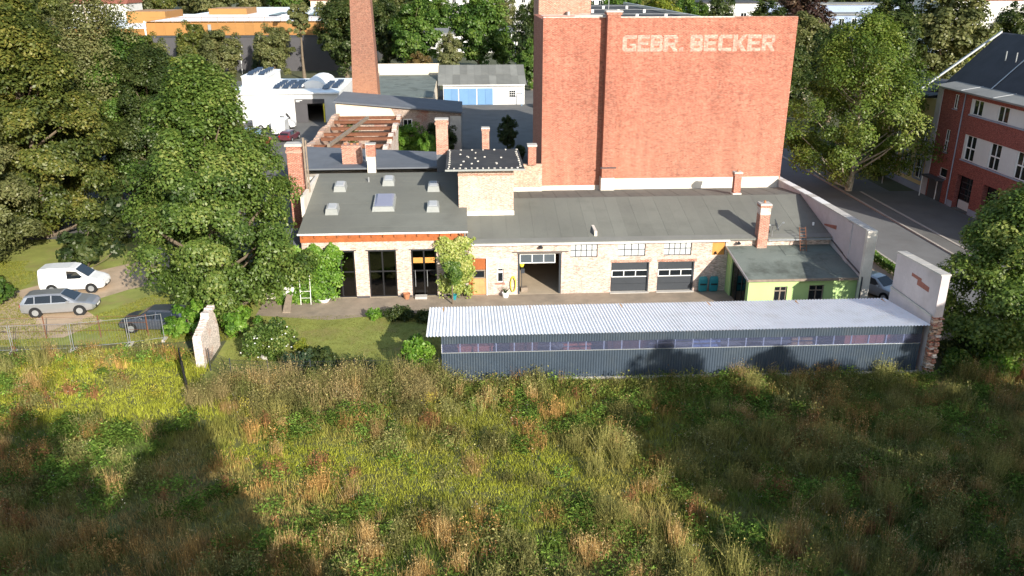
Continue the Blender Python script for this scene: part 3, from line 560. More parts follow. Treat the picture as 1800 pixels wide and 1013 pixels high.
cbuild('roof',corr(-2.35,26.4,lambda x:(x,42.5,rz_(42.5)),lambda x:(x,48.0,rz_(48.0)),.19,.03,(0,0,1)),'sheet_white',S)
cl=cbuild('cladding',corr(-1.52,26.15,lambda x:(x,42.85,.12),lambda x:(x,42.85,1.79),.15,.022,(0,-1,0),4),'cladding',S)
cbuild('cladding',corr(-1.52,26.15,lambda x:(x,42.85,2.34),lambda x:(x,42.85,2.90),.15,.022,(0,-1,0),4),'cladding',S)
SMB().box(-1.55,26.2,42.83,42.89,1.775,1.805).build('rail','kerb_grey',S); SMB().box(-1.6,26.3,42.75,43.0,-.05,.13).build('footing','concrete',S)
for i in range(27):
    x=-1.5+i*1.024; SMB().box(x,x+1.018,42.85,42.858,1.81,2.34).build('window_sheet','poly_sheet',S)
    SMB().box(x-.03,x+.03,42.88,42.95,.1,2.9).build('post','white_wall',S)
cbuild('end_cladding',corr(-1.5,26.15,lambda x:(x,47.6,.1),lambda x:(x,47.6,1.0),.15,.02,(0,-1,0),3),'cladding',S)
for x in (-1.5,3.9,9.5,15,20.6,26.1): SMB().box(x-.06,x+.06,47.5,47.62,0,2.5).build('post','wood_grey',S); SMB().box(x-.05,x+.05,42.95,47.8,2.44,2.56).build('rafter','wood_light',S)
for y in (43.2,44.5,46,47.6): SMB().box(-2.2,26.3,y-.04,y+.04,rz_(y)-.16,rz_(y)-.05).build('purlin','wood_light',S)
SMB().box(-1.5,26.2,43,47.6,-.02,.02).build('floor','concrete',S)
SMB().box(-1.56,-1.5,42.86,47.6,.1,1.2).build('end_cladding','steel_dark',S)
def stored(kind,x,label,m,w_=2.2,z=1.7):
    o=thing('stored_'+kind,label,kind,(x,45,0))
    if kind=='crate':
        MB().box(x-w_/2,x+w_/2,43.6,45,.1,z).build('box',m,o)
        for i in range(5): MB().box(x-w_/2+i*w_/5,x-w_/2+i*w_/5+w_/5-.05,43.56,43.6,.12,z-.02).build('slat',m,o)
        MB().box(x-w_/2-.05,x+w_/2+.05,43.5,45.1,z,z+.06).build('lid',m,o)
    else:
        for i in range(6): MB().box(x-w_/2+.1*i,x+w_/2+.06*(i%3),43.3+.2*(i%2),43.45+.2*(i%2),.9+.17*i,1.02+.17*i).build('plank',m,o)
        for u in (-.7,.7): MB().box(x+u,x+u+.1,43.2,43.8,.02,.88).build('trestle','wood_grey',o)
for kd,x,lb,m_,w_,z in (('crate',.4,'orange crate seen through first shed windows','orange_stuff',2.0,1.8),('crate',3.2,'brown crate behind fifth shed window','rust',1.6,2.0),('timber',6.0,'reddish timber pile behind shed windows below open gate','orange_stuff',2.0,0),('crate',9.3,'brown sloping crate behind shed windows beneath first garage door','rust',2.4,1.9),('timber',13.6,'blue-grey timber pile in middle of shed','blue_wall',2.0,0),('timber',19.3,'pale timber pile behind shed windows below green annex','wood_light',1.6,0),('crate',23.8,'long orange crate at the wall end of the shed','orange_stuff',3.2,2.05)): stored(kd,x,lb,m_,w_,z)
# ---------------------------------------------------------------- plastered pier wall at the shed's right end
V=thing('pier_wall','broken plastered wall at the right end of the shed roof','wall',(26.7,44.5,0))
MB().prism_x([(42.0,3.6),(46.95,3.6),(46.95,5.9),(42.0,6.15)],26.42,26.9).build('wall','plaster_lilac',V); MB().box(26.35,26.95,42.2,46.97,0,3.6).build('wall_base','plaster_lilac',V)
MB().box(26.33,26.42,42.2,46.97,3.602,3.72).build('ledge','concrete',V)
for i in range(5): MB().prism_x([(42.0+i,6.15-.05*i),(42.97+i,6.10-.05*i),(42.97+i,6.19-.05*i),(42.0+i,6.24-.05*i)],26.36,26.96).build('coping_stone','concrete',V)
MB().prism_x([(43.0,4.8),(44.3,4.8),(44.3,5.1),(45.0,5.1),(45.0,5.3),(43.9,5.3),(43.9,5.15),(43.0,5.1)],26.41,26.422).build('bare_brick','plaster_peel',V)
random.seed(3)
for r_ in range(34):        # toothed broken end, brick by brick
    z=r_*.108
    for q in range(2):
        d=random.uniform(.12,.42); MB().box(26.38+q*.29+random.uniform(-.02,.02),26.38+q*.29+.27,42.2-d,42.195,z+.004,z+.1).build('brick',random.choice(('brick_red','brick_ruin','brick_orange','brick_white')),V)
# ---------------------------------------------------------------- white brick stub and garden fences
G=thing('wall_stub','ruined whitewashed brick wall stub beside the garden fence','wall',(-15.8,47,0))
MB().prism_x([(45.3,-.02),(48.6,-.02),(48.7,1.2),(48.4,2.2),(48.0,2.62),(47.4,2.75),(47.1,2.45),(46.6,2.3),(45.3,2.0)],-16.1,-15.6).build('wall','brick_white',G)
random.seed(5)
for i in range(16): y=45.4+i*.2; zt=2.02+.25*(y-45.3) if y<46.7 else (2.4 if y<47.1 else 2.7); MB().box(-16.1+random.uniform(0,.05),-15.62,y,y+.18,zt-.16,zt+random.uniform(0,.07)).build('brick','brick_white',G)
def rodfence(name,label,pts,h,post_m,wire_m,step=.12,rows=5,posts=True,cat='fence'):
    o=thing(name,label,cat,(pts[0][0],pts[0][1],0))
    for (x,y) in pts:
        if posts: MB().tube((x,y,0),(x,y,h+.1),.035,.035,6).build('post',post_m,o)
    for (x0,y0),(x1,y1) in zip(pts,pts[1:]):
        L_=math.hypot(x1-x0,y1-y0); n=int(L_/step); w_=MB()
        for i in range(1,n): t_=i/n; w_.tube((x0+(x1-x0)*t_,y0+(y1-y0)*t_,.08),(x0+(x1-x0)*t_,y0+(y1-y0)*t_,h),.006,.006,3)
        for r_ in range(rows): z=.1+(h-.12)*r_/(rows-1); w_.tube((x0,y0,z),(x1,y1,z),.009,.009,3)
        w_.build('mesh_panel',wire_m,o)
    return o
rodfence('garden_fence','dark mesh fence along garden between wall stub and shed',[(-15.2,45.0),(-13.6,43.6),(-11.4,43.2),(-9,43.15),(-6.5,43.1),(-4,43.05),(-1.7,42.95)],1.35,'steel_dark','steel_dark',.1,6)
gt=thing('garden_gate','dark metal gate leaf standing open at the garden corner','gate',(-15.7,42.4,0))
MB().tube((-15.75,42.4,0),(-15.85,42.4,1.9),.07,.07,8).build('post','steel_black',gt); MB().tube((-16.9,45.1,0),(-16.9,45.1,1.5),.05,.05,8).build('post','steel_black',gt)
for i in range(19): t_=i/18; MB().tube((-15.8-1.08*t_,42.5+2.55*t_,.15),(-15.8-1.08*t_,42.5+2.55*t_,1.35),.014,.014,4).build('bar','steel_dark',gt)
for z in (.15,1.35): MB().tube((-15.8,42.45,z),(-16.88,45.05,z),.03).build('rail','steel_black',gt)
fp=[(-35.2,48.1),(-31.6,48.15),(-28.05,48.2),(-24.5,48.3),(-21.3,48.95),(-19.3,49.6)]
nm=['leftmost galvanised fence panel at the picture edge','galvanised fence panel left of the white-tagged panel joint','galvanised fence panel in front of the silver estate car','galvanised fence panel in front of the grassy parking','galvanised fence panel in front of the dark blue car']
for k,((x0,y0),(x1,y1)) in enumerate(zip(fp,fp[1:])):
    o=thing('site_fence_panel',nm[k],'fence',((x0+x1)/2,(y0+y1)/2,0),'temporary fence panels by the parking'); d=Vector((x1-x0,y1-y0,0)).normalized()*.06; a=Vector((x0,y0,0))+d; b=Vector((x1,y1,0))-d
    for p_ in (a,b): MB().tube((p_.x,p_.y,.05),(p_.x,p_.y,1.85),.022,.022,6).build('post','galvanised',o); MB().rbox((p_.x,p_.y+.02),.2,.65,0,.13,0,.85).build('foot','concrete',o)
    for z in (.2,1.82): MB().tube((a.x,a.y,z),(b.x,b.y,z),.013,.013,6).build('rail','galvanised',o)
    w_=MB(); n=int((b-a).length/.16)
    for i in range(1,n): q=a.lerp(b,i/n); w_.tube((q.x,q.y,.2),(q.x,q.y,1.82),.0045,.0045,3)
    w_.build('wire_mesh','galvanised',o)
    if k==1:
        for u in (.18,.35): q=b.lerp(a,u); MB().box(q.x-.15,q.x+.15,q.y-.04,q.y-.025,1.45,1.56).build('tag','white_paint',o)
o=thing('wire_fence','rusty wire fence behind the galvanised panels','fence',(-26,51,0))
for x in (-30.2,-27,-23.6,-20.6): MB().tube((x,50.3,0),(x,50.3,1.55),.04,.035,6).build('post','rust',o)
for z in (.5,1.0,1.45): MB().tube((-30.2,50.3,z),(-20.6,50.3,z-.02),.012,.012,4).build('wire','rust',o)
# ---------------------------------------------------------------- roofless ruin, gable building, smokestack
Q=thing('roofless_ruin','roofless brick ruin crossed by rusty steel beams','ruin',(-11.5,94,0))
def ragged(x0,x1,y0,y1,z,n,axis,m,par,seed):
    random.seed(seed); o=MB()
    for i in range(n):
        if axis=='y': a=y0+(y1-y0)*i/n; b=y0+(y1-y0)*(i+1)/n; o.box(x0,x1,a,b,-.02,z(a)+random.uniform(-.05,.05))
        else: a=x0+(x1-x0)*i/n; b=x0+(x1-x0)*(i+1)/n; o.box(a,b,y0,y1,-.02,z(a)+random.uniform(-.15,.15))
    return o.build('wall',m,par)
ragged(-15.75,-15.2,79,103.9,lambda y:5.75+.15*math.sin(y*.7),60,'y','brick_ruin',Q,1); ragged(-8.1,-7.6,79.5,103.9,lambda y:5.5+.25*math.sin(y),60,'y','brick_white',Q,2); ragged(-15.15,-8.15,78.6,79.1,lambda x:4.6,9,'x','brick_ruin',Q,4)
MB().box(-15.2,-8.1,79.1,103.9,0,.9).build('floor','soil',Q)
for i,y in enumerate((84.6,88,91.6,95.2,99,102)):
    b=MB(); x0=-15.3+.25*(i%2); y+=.25*math.sin(i*2.3); dz_=.08*math.sin(i*1.7); b.box(x0,-7.5,y-.1,y+.1,5.6+dz_,5.65+dz_).box(x0,-7.5,y-.025,y+.025,5.33+dz_,5.6+dz_).box(x0,-7.5,y-.1,y+.1,5.28+dz_,5.33+dz_); b.build('steel_beam','rust',Q)
MB().hexa([(-13.6,83,5.7),(-13.3,83,5.7),(-11.2,100,5.7),(-11.5,100,5.7)],[(-13.6,83,6.0),(-13.3,83,6.0),(-11.2,100,6.0),(-11.5,100,6.0)]).build('fallen_beam','wood_grey',Q)
for i,y in enumerate((86,93)): MB().box(-13,-8.3,y,y+1.6,2.2,2.3).build('sheet','white_wall',Q)
for i in range(6): MB().box(-12.3+i*.7,-12.26+i*.7,85.9,85.95,2.3,3.2).build('bar','steel_dark',Q)
N_=thing('gable_building','brick building with slate mono-pitch roof behind the ruin','building',(-8,104,0))
zz=lambda x:7.2-(x+15.6)*.091
MB().prism_y([(-15.6,0),(-.35,0),(-.35,zz(-.35)-.15),(-15.6,zz(-15.6)-.15)],104,112.2).build('wall','brick_gable',N_)
MB().prism_y([(-15.62,5.0),(-8.3,4.9),(-8.9,zz(-8.9)-.3),(-15.62,zz(-15.6)-.18)],103.97,104.0).build('render_patch','render_cream',N_)
MB().prism_y([(-15.8,zz(-15.8)-.14),(-.15,zz(-.15)-.14),(-.15,zz(-.15)+.04),(-15.8,zz(-15.8)+.04)],103.6,112.6).build('roof','felt_slate',N_)
f=MB(); f.box(-7.5,-6.35,103.9,103.99,3.4,5.0); wn=f.build('window','white_paint',N_)
for u in (-7.4,-6.9): MB().box(u,u+.42,103.86,103.895,3.5,4.9).build('pane','car_glass',wn)
MB().path([(-.2,103.6,5.7),(-.3,103.9,5.2),(-.3,103.9,0)],.06).build('downpipe','galvanised',N_); MB().box(-1.7,-.36,103.95,103.99,0,5.3).build('render_patch','plaster_white',N_)
K=thing('smokestack','tall square tapering brick smokestack behind slate roof','smokestack',(-12.95,114.5,0))
def frus(a,z0,b,z1): return [(-12.95-a/2,114.5-a/2,z0),(-12.95+a/2,114.5-a/2,z0),(-12.95+a/2,114.5+a/2,z0),(-12.95-a/2,114.5+a/2,z0)],[(-12.95-b/2,114.5-b/2,z1),(-12.95+b/2,114.5-b/2,z1),(-12.95+b/2,114.5+b/2,z1),(-12.95-b/2,114.5+b/2,z1)]
MB().hexa(*frus(3.75,0,2.0,28)).build('shaft','brick_smoke',K); MB().hexa(*frus(2.3,27.6,2.3,28.6)).build('cap','brick_smoke',K)
# ---------------------------------------------------------------- white hall with solar panels
Hh=thing('white_hall','white flat-roofed repair hall with open dark gateway and solar panels','building',(-26,134,0))
MB().wall(-36,-19.3,0,4.4,132,.3,[(-26.1,-21.5,-.01,3.6)]).build('wall','white_wall',Hh); MB().box(-19.6,-19.3,132.3,150,0,4.4).build('wall','white_wall',Hh); MB().box(-36,-35.7,132.3,150,0,4.4).build('wall','white_wall',Hh); MB().box(-35.7,-19.6,149.7,150,0,4.4).build('wall','white_wall',Hh)
MB().box(-35.6,-19.7,132.31,149.6,0,.02).build('floor','asphalt',Hh)
MB().box(-36.2,-19.2,131.6,150.2,4.4,4.62).build('roof','sheet_white',Hh); MB().box(-26.05,-24.2,132.1,132.2,.02,3.58).build('gate_leaf','anthracite',Hh); MB().box(-26.05,-21.5,132.05,132.15,2.9,3.58).build('sign_board','anthracite',Hh); MB().box(-21.75,-21.55,131.9,131.99,.02,2.9).build('yellow_post','brass_yellow',Hh)
for i in range(2): MB().box(-25.9,-24.9+.0-.4*i,132.03,132.05,3.35-.18*i,3.43-.18*i).build('sign_text','white_paint',Hh)
MB().box(-35.5,-31.4,139,149,4.62,6.2).build('upper_storey','white_wall',Hh); MB().box(-35.6,-31.3,138.9,149.1,6.2,6.32).build('upper_roof','sheet_white',Hh)
lob=MB(); 
for i in range(8):
    a0,a1=math.pi*i/8,math.pi*(i+1)/8; lob.hexa([(-23.9-1.9*math.cos(a0),137,4.62),(-23.9-1.9*math.cos(a1),137,4.62),(-23.9-1.9*math.cos(a1),137,4.62+1.2*math.sin(a1)+.01),(-23.9-1.9*math.cos(a0),137,4.62+1.2*math.sin(a0)+.01)],[(-23.9-1.9*math.cos(a0),148,4.62),(-23.9-1.9*math.cos(a1),148,4.62),(-23.9-1.9*math.cos(a1),148,4.62+1.2*math.sin(a1)+.01),(-23.9-1.9*math.cos(a0),148,4.62+1.2*math.sin(a0)+.01)])
lob.build('barrel_rooflight','white_paint',Hh)
for i,(x,y,n,zb) in enumerate(((-29.6,136.2,4,4.63),(-28.2,136.2,4,4.63),(-26.8,136.2,4,4.63),(-25.9+.2,136.4,4,4.63),(-21.7,135,4,4.63),(-20.4,136.5,4,4.63),(-34.4,140,4,6.33),(-32.6,140,4,6.33))):
    for q in range(n):
        y0=y+q*2.0; MB().hexa([(x-.5,y0,zb+.1),(x+.5,y0,zb+.1),(x+.5,y0+1.85,zb+.45),(x-.5,y0+1.85,zb+.45)],[(x-.5,y0,zb+.14),(x+.5,y0,zb+.14),(x+.5,y0+1.85,zb+.49),(x-.5,y0+1.85,zb+.49)]).build('solar_panel','solar',Hh)
        MB().box(x-.45,x+.45,y0+1.6,y0+1.7,zb,zb+.37).build('panel_stand','galvanised',Hh)
# ---------------------------------------------------------------- white garage with blue doors, derelict shed
E_=thing('blue_door_garage','white garage building with light blue double doors and grey patched roof','building',(4,149,0))
MB().box(-3.5,10.8,149,155.6,0,3.5).build('wall','white_wall',E_)
r=MB().prism_x([(148.6,3.4),(156,6.0),(156,6.12),(148.6,3.52)],-4.4,11.1).build('roof','felt_grey',E_)
random.seed(11)
for i in range(12):
    x0=-4.4+i*1.29
    for q in range(2): y0=148.6+q*3.7+random.uniform(-.5,.5)*q; y1=152.3 if q==0 else 156; MB().hexa([(x0,y0,3.53+(y0-148.6)*.3514),(x0+1.27,y0,3.53+(y0-148.6)*.3514),(x0+1.27,y1,3.53+(y1-148.6)*.3514),(x0,y1,3.53+(y1-148.6)*.3514)],[(x0,y0,3.55+(y0-148.6)*.3514+.01*q),(x0+1.27,y0,3.55+(y0-148.6)*.3514+.01*q),(x0+1.27,y1,3.55+(y1-148.6)*.3514+.01*q),(x0,y1,3.55+(y1-148.6)*.3514+.01*q)]).build('felt_sheet','felt_grey',r)
MB().box(-3.52,10.82,148.55,148.6,3.3,3.5).build('edge_trim','white_paint',r)
for a,b in ((-3.4,-.9),(-.7,2.3),(2.5,5.2)):
    D=MB().box(a,b,148.93,148.998,0,2.85).build('garage_door','blue_door',E_)
    for j in range(2): MB().box(a+.06+(b-a)/2*j,a+(b-a)/2*(j+1)-.06,148.88,148.928,.08,2.78).build('door_leaf','blue_door',D)
f=MB().box(8.1,9.2,148.9,148.99,1.3,2.5).build('window','white_paint',E_)
for i in range(3):
    for j in range(3): MB().box(8.15+i*.35,8.15+i*.35+.3,148.87,148.898,1.36+j*.38,1.36+j*.38+.32).build('pane','car_glass',f)
hs=thing('hoop_stand','blue post with hoop beside the white garage','post',(10.2,147.2,0)); MB().tube((10.2,147.2,0),(10.2,147.2,2.6),.07).build('post','paint_sky',hs); MB().box(9.2,10.2,147.15,147.2,2.1,2.2).build('arm','steel_dark',hs)
Dz=thing('derelict_shed','derelict flat-roofed shed with mossy patchy roof and cream rear wall','building',(-9,145,0))
MB().box(-15.5,-4.6,130,160,0,3.9).build('wall','render_cream',Dz); MB().box(-15.4,-4.7,130.1,159.9,3.902,4.0).build('roof','felt_moss',Dz)
MB().box(-15.7,-4.4,160.02,160.5,0,6.0).build('rear_wall','render_cream',Dz); MB().box(-15.75,-15.42,130,160,3.9,4.4).build('parapet','concrete',Dz)
# ---------------------------------------------------------------- orange hall
O_=thing('orange_hall','large supermarket hall with orange upper band and dark base','building',(-50,205,0))
MB().box(-72.5,-22,205,290,0,11).build('wall','anthracite',O_); MB().box(-72.7,-21.8,204.8,290.2,11.0,11.2).build('roof','sheet_white',O_)
for i in range(25):
    x=-72.5+i*2.02; MB().box(x,x+2.0,204.8,204.99,8.2,11.3).build('cladding_panel','orange_sheet',O_)
for y in range(12): MB().box(-72.72,-72.51,205+y*2,207+y*2-.03,8.2,11.3).build('cladding_panel','orange_sheet',O_)
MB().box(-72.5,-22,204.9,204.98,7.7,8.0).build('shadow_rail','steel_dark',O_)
MB().box(-58.6,-57.9,204.5,204.79,0,10.6).build('vent_duct','galvanised',O_); MB().box(-73.0,-72.72,204.5,204.79,0,11.4).build('corner_pole','white_paint',O_)
P_=MB().box(-95,-72.9,214,285,0,9.2).build('side_wing','orange_sheet',O_); MB().box(-95.2,-72.9,213.8,285,9.2,9.35).build('side_roof','sheet_white',P_)
for i in range(4): MB().box(-84+i*2.2,-82.8+i*2.2,213.8,213.99,3.5,7.5).build('window','white_wall',P_)
MB().box(-88,-78,235,250,9.3,12.2).build('roof_box','orange_sheet',O_); MB().box(-68,-58,240,252,11.2,12.7).build('roof_box','orange_sheet',O_)
for i in range(8): MB().box(-50+i*3.2,-48+i*3.2,230,246,11.22,11.5).build('rooflight','solar' if i%3==0 else 'sheet_white',O_)
MB().path([(-72,206,12.1),(-22.5,206,12.1)],.05).build('roof_rail','orange_sheet',O_)
for i in range(14): MB().tube((-71+i*3.6,206,11.2),(-71+i*3.6,206,12.1),.05).build('rail_post','orange_sheet',O_)
# ---------------------------------------------------------------- red school building, yellow neighbour
U=thing('red_school','dark red brick building with white window bands and grey hipped roof','building',(54,70,0))
XW=48.2
bands=[(56,77.4,9.3,10.75),(56,77.4,5.0,7.4)]; sm=[(79.5,80.3,9.4,10.8),(79.9,80.7,5.05,7.3),(79.2,80.6,2.55,3.5)]
gts=[(74.7,77.4,.0,3.5),(70.6,73.0,0,3.5),(66.4,68.9,0,3.5),(62.2,64.8,0,3.5)]
MB().wall(55,82.8,0,11.2,XW,.5,bands+sm+gts,ax='y').build('wall','brick_school',U)
MB().box(XW,62,82.81,83.2,0,11.2).build('wall','white_wall',U); MB().box(XW-.08,XW+.4,82.35,83.22,0,11.22).build('corner_pilaster','plaster_lilac',U)
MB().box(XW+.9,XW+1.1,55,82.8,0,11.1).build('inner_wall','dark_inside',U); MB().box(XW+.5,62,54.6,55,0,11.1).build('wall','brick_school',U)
MB().box(XW+.02,XW+.5,55,82.8,-.02,.14).build('floor','asphalt',U)
def win_y(x,y0,y1,z0,z1,par,nv=2,nh=2,m='white_paint',fr=.12):
    f=MB()
    for i in range(nv+1): u=y0+(y1-y0)*i/nv; f.box(x,x+.08,u-fr/2,u+fr/2,z0,z1)
    for j in range(nh+1): v=z0+(z1-z0)*j/nh; f.box(x+.005,x+.075,y0+fr/2,y1-fr/2,v-fr/2,v+fr/2)
    o=f.build('window',m,par)
    for i in range(nv):
        for j in range(nh): MB().box(x+.03,x+.045,y0+(y1-y0)*i/nv+fr/2,y0+(y1-y0)*(i+1)/nv-fr/2,z0+(z1-z0)*j/nh+fr/2,z0+(z1-z0)*(j+1)/nh-fr/2).build('pane','car_glass',o)
for (y0,y1,z0,z1) in bands:
    pw=1.55; y=y1-.35
    MB().box(XW-.1,XW+.1,y0,y1,z0-.12,z0-.002).build('sill','plinth_blue',U)
    MB().box(XW+.04,XW+.3,y1-.34,y1-.002,z0,z1).build('spandrel','white_wall',U)
    while y>y0+3.6:
        win_y(XW+.12,y-pw,y,z0+.03,z1-.03,U,2,2 if z1-z0>2 else 1); MB().box(XW+.05,XW+.3,y-3.85,y-pw-.003,z0,z1).build('spandrel','white_wall',U); y-=3.9
for (y0,y1,z0,z1) in sm: win_y(XW+.12,y0,y1,z0+.03,z1-.03,U,2 if y1-y0<1 else 1,2 if z1-z0>2 else 1); MB().box(XW-.06,XW+.06,y0-.05,y1+.05,z0-.08,z0-.002).build('sill','plinth_blue',U)
for (y0,y1,z0,z1) in gts:
    D=MB().box(XW+.62,XW+.68,y0,y1,0,z1).build('gate','anthracite',U); MB().box(XW+.56,XW+.6,y0+.05,y1-.05,.14,.95).build('kick_panel','white_wall',D)
    for i in range(2):
        for j in range(4): MB().box(XW+.57,XW+.6,y0+.1+(y1-y0)/2*i,y0+(y1-y0)/2*(i+1)-.1,1.05+j*.58,1.05+j*.58+.48).build('pane','car_glass',D)
for a,b in ((73.05,74.65),(68.95,70.55),(64.85,66.35),(77.45,78.3)): MB().box(XW-.05,XW-.002,a,b,.12,.72).build('plinth','plinth_blue',U)
MB().box(XW-.9,XW+.1,79.4,82.2,2.25,2.42).build('porch_roof','anthracite',U); MB().box(XW-.12,XW-.003,79.6,81.9,.12,2.2).build('porch_door','anthracite',U); MB().box(XW-.16,XW-.125,80.3,80.42,.15,2.1).build('door_bar','white_paint',U); MB().tube((XW-.8,82.1,.12),(XW-.8,82.1,2.25),.05).build('porch_post','white_paint',U)
MB().path([(XW-.08,78.4,11.1),(XW-.08,78.4,.15)],.06).build('downpipe','plinth_blue',U)
MB().hexa([(47.5,54.6,11.21),(52.6,54.6,12.0),(52.6,82.9,12.0),(47.5,82.9,11.21)],[(47.5,54.6,11.36),(52.6,54.6,12.16),(52.6,82.9,12.16),(47.5,82.9,11.36)]).build('front_roof','roof_flat',U)
for i in range(5): y=58+i*5.1; MB().hexa([(47.6,y,11.37),(52.6,y,12.165),(52.6,y+.12,12.165),(47.6,y+.12,11.37)],[(47.6,y,11.41),(52.6,y,12.2),(52.6,y+.12,12.2),(47.6,y+.12,11.41)]).build('roof_seam','galvanised',U)
rf=MB().prism_y([(49.0,11.0),(54.2,16.2),(54.4,16.3),(62,10)],54.6,83.2).build('roof','roof_school',U); MB().prism_y([(46.9,10.6),(49.0,11.0),(54.2,16.2),(54.4,16.3),(62,10)],83.21,84.4).build('roof_end','roof_school',rf)
for i in range(4): y=58+i*6.3; MB().hexa([(49.2,y,11.25),(54.2,y,16.23),(54.2,y+.14,16.23),(49.2,y+.14,11.25)],[(49.2,y,11.3),(54.2,y,16.29),(54.2,y+.14,16.29),(49.2,y+.14,11.3)]).build('roof_seam','galvanised',rf)
MB().hexa([(46.85,84.3,10.62),(54.3,84.3,16.25),(54.3,84.55,16.25),(46.85,84.55,10.62)],[(46.85,84.3,10.8),(54.3,84.3,16.45),(54.3,84.55,16.45),(46.85,84.55,10.8)]).build('verge_trim','galvanised',rf)
MB().tube((54.8,80.5,16),(54.8,80.5,17.1),.25).build('vent_pipe','galvanised',rf)
for u in (0,1.6): MB().tube((52.0,79.4-u,14.0),(52.0,79.4-u,14.9),.06).build('snow_hook','galvanised',rf)
Yb=thing('yellow_house','yellow rendered house with arched windows next to red school','house',(50,88,0))
ws=[(84.2,85.7,5.0,7.3),(87.0,88.4,5.0,7.3),(84.2,85.7,1.3,3.5),(87.0,88.4,1.3,3.5),(89.8,91.2,5.0,7.3),(89.8,91.2,1.3,3.5)]
MB().wall(83.25,93.5,0,9.8,XW+.25,.5,ws,ax='y').build('wall','yellow_wall',Yb); MB().box(XW+.25,60,93.52,94,0,9.8).build('wall','yellow_wall',Yb)
for (y0,y1,z0,z1) in ws:
    win_y(XW+.4,y0,y1,z0+.02,z1-.02,Yb,2,2); s_=MB(); s_.box(XW+.17,XW+.248,y0-.18,y0-.002,z0-.1,z1+.1).box(XW+.17,XW+.248,y1+.002,y1+.18,z0-.1,z1+.1).box(XW+.17,XW+.248,y0,y1,z0-.15,z0-.003)
    for i in range(6):
        a0=math.pi*i/6; a1=math.pi*(i+1)/6; yc=(y0+y1)/2; hw=(y1-y0)/2+.18; s_.hexa([(XW+.165,yc+hw*math.cos(a0),z1+.1+.25*math.sin(a0)-.1),(XW+.165,yc+hw*math.cos(a1),z1+.1+.25*math.sin(a1)-.1),(XW+.165,yc+hw*math.cos(a1),z1+.12+.25*math.sin(a1)+.05),(XW+.165,yc+hw*math.cos(a0),z1+.12+.25*math.sin(a0)+.05)],[(XW+.248,yc+hw*math.cos(a0),z1+.1+.25*math.sin(a0)-.1),(XW+.248,yc+hw*math.cos(a1),z1+.1+.25*math.sin(a1)-.1),(XW+.248,yc+hw*math.cos(a1),z1+.12+.25*math.sin(a1)+.05),(XW+.248,yc+hw*math.cos(a0),z1+.12+.25*math.sin(a0)+.05)])
    s_.build('window_surround','plinth_blue',Yb)
MB().box(XW+.1,XW+.248,83.25,93.5,0,.7).build('plinth','plinth_blue',Yb); MB().prism_y([(47.9,9.8),(60,9.8),(60,10.1),(54,10.6),(47.9,10.0)],84.6,94.4).build('roof','roof_school',Yb)
# ---------------------------------------------------------------- far buildings
def far_house(name,label,x0,x1,y0,y1,h,wm,rm,rows,cols,pitch=0,ww=1.3,wh=1.7,cat='building',z0w=1.5,gap=3.2):
    o=thing(name,label,cat,((x0+x1)/2,y0,0)); MB().box(x0,x1,y0,y1,0,h).build('wall',wm,o)
    if pitch: MB().prism_x([(y0-.5,h+.005),(y1+.5,h+.005),((y0+y1)/2,h+pitch)],x0-.4,x1+.4).build('roof',rm,o)
    else: MB().box(x0-.3,x1+.3,y0-.3,y1+.3,h+.002,h+.35).build('roof',rm,o)
    for r_ in range(rows):
        for c_ in range(cols):
            u=x0+(x1-x0)*(c_+.5)/cols; v=z0w+r_*gap; wn=MB().box(u-ww/2-.1,u+ww/2+.1,y0-.06,y0-.003,v-.1,v+wh+.1).build('window','white_paint',o)
            MB().box(u-ww/2,u-.05,y0-.09,y0-.062,v,v+wh).build('pane','car_glass',wn); MB().box(u+.05,u+ww/2,y0-.09,y0-.062,v,v+wh).build('pane','car_glass',wn)
    return o
far_house('white_block','long white apartment block behind the central trees',-12,40,330,342,17,'white_wall','roof_school',5,14,0)
far_house('low_store','low white store with grey roof behind the central trees',-20,16,250,272,5.2,'white_wall','roof_flat',1,8,0,2.2,1.4)
far_house('rail_house','pale house beyond the red factory roof trees',38,52,300,312,14,'white_wall','roof_red',4,5,4)
far_house('balcony_house','white house with balconies right behind the factory corner',56,72,205,217,15,'white_wall','roof_school',4,5,0)
far_house('blue_house','blue rendered house with grey roof behind purple tree',98,116,240,252,10.5,'blue_wall','roof_flat',3,5,0)
far_house('grey_house','pale blue-grey long house behind spruce tree',88,150,262,276,12.5,'blue_wall','roof_flat',3,14,0)
far_house('bright_house','bright white house with dark gable roof at far right',116,150,205,219,15.5,'white_wall','roof_red',3,6,0)
far_house('pink_house','pink rendered house glimpsed through street tree',52,62,150,160,7,'render_cream','roof_red',2,3,0)
far_house('brown_house','brown house among trees beyond white hall',-56,-44,330,345,12,'render_cream','roof_red',3,4,4)
far_house('terrace_house','grey terrace house beyond left trees',-130,-112,300,315,12,'white_wall','roof_red',3,4,4)
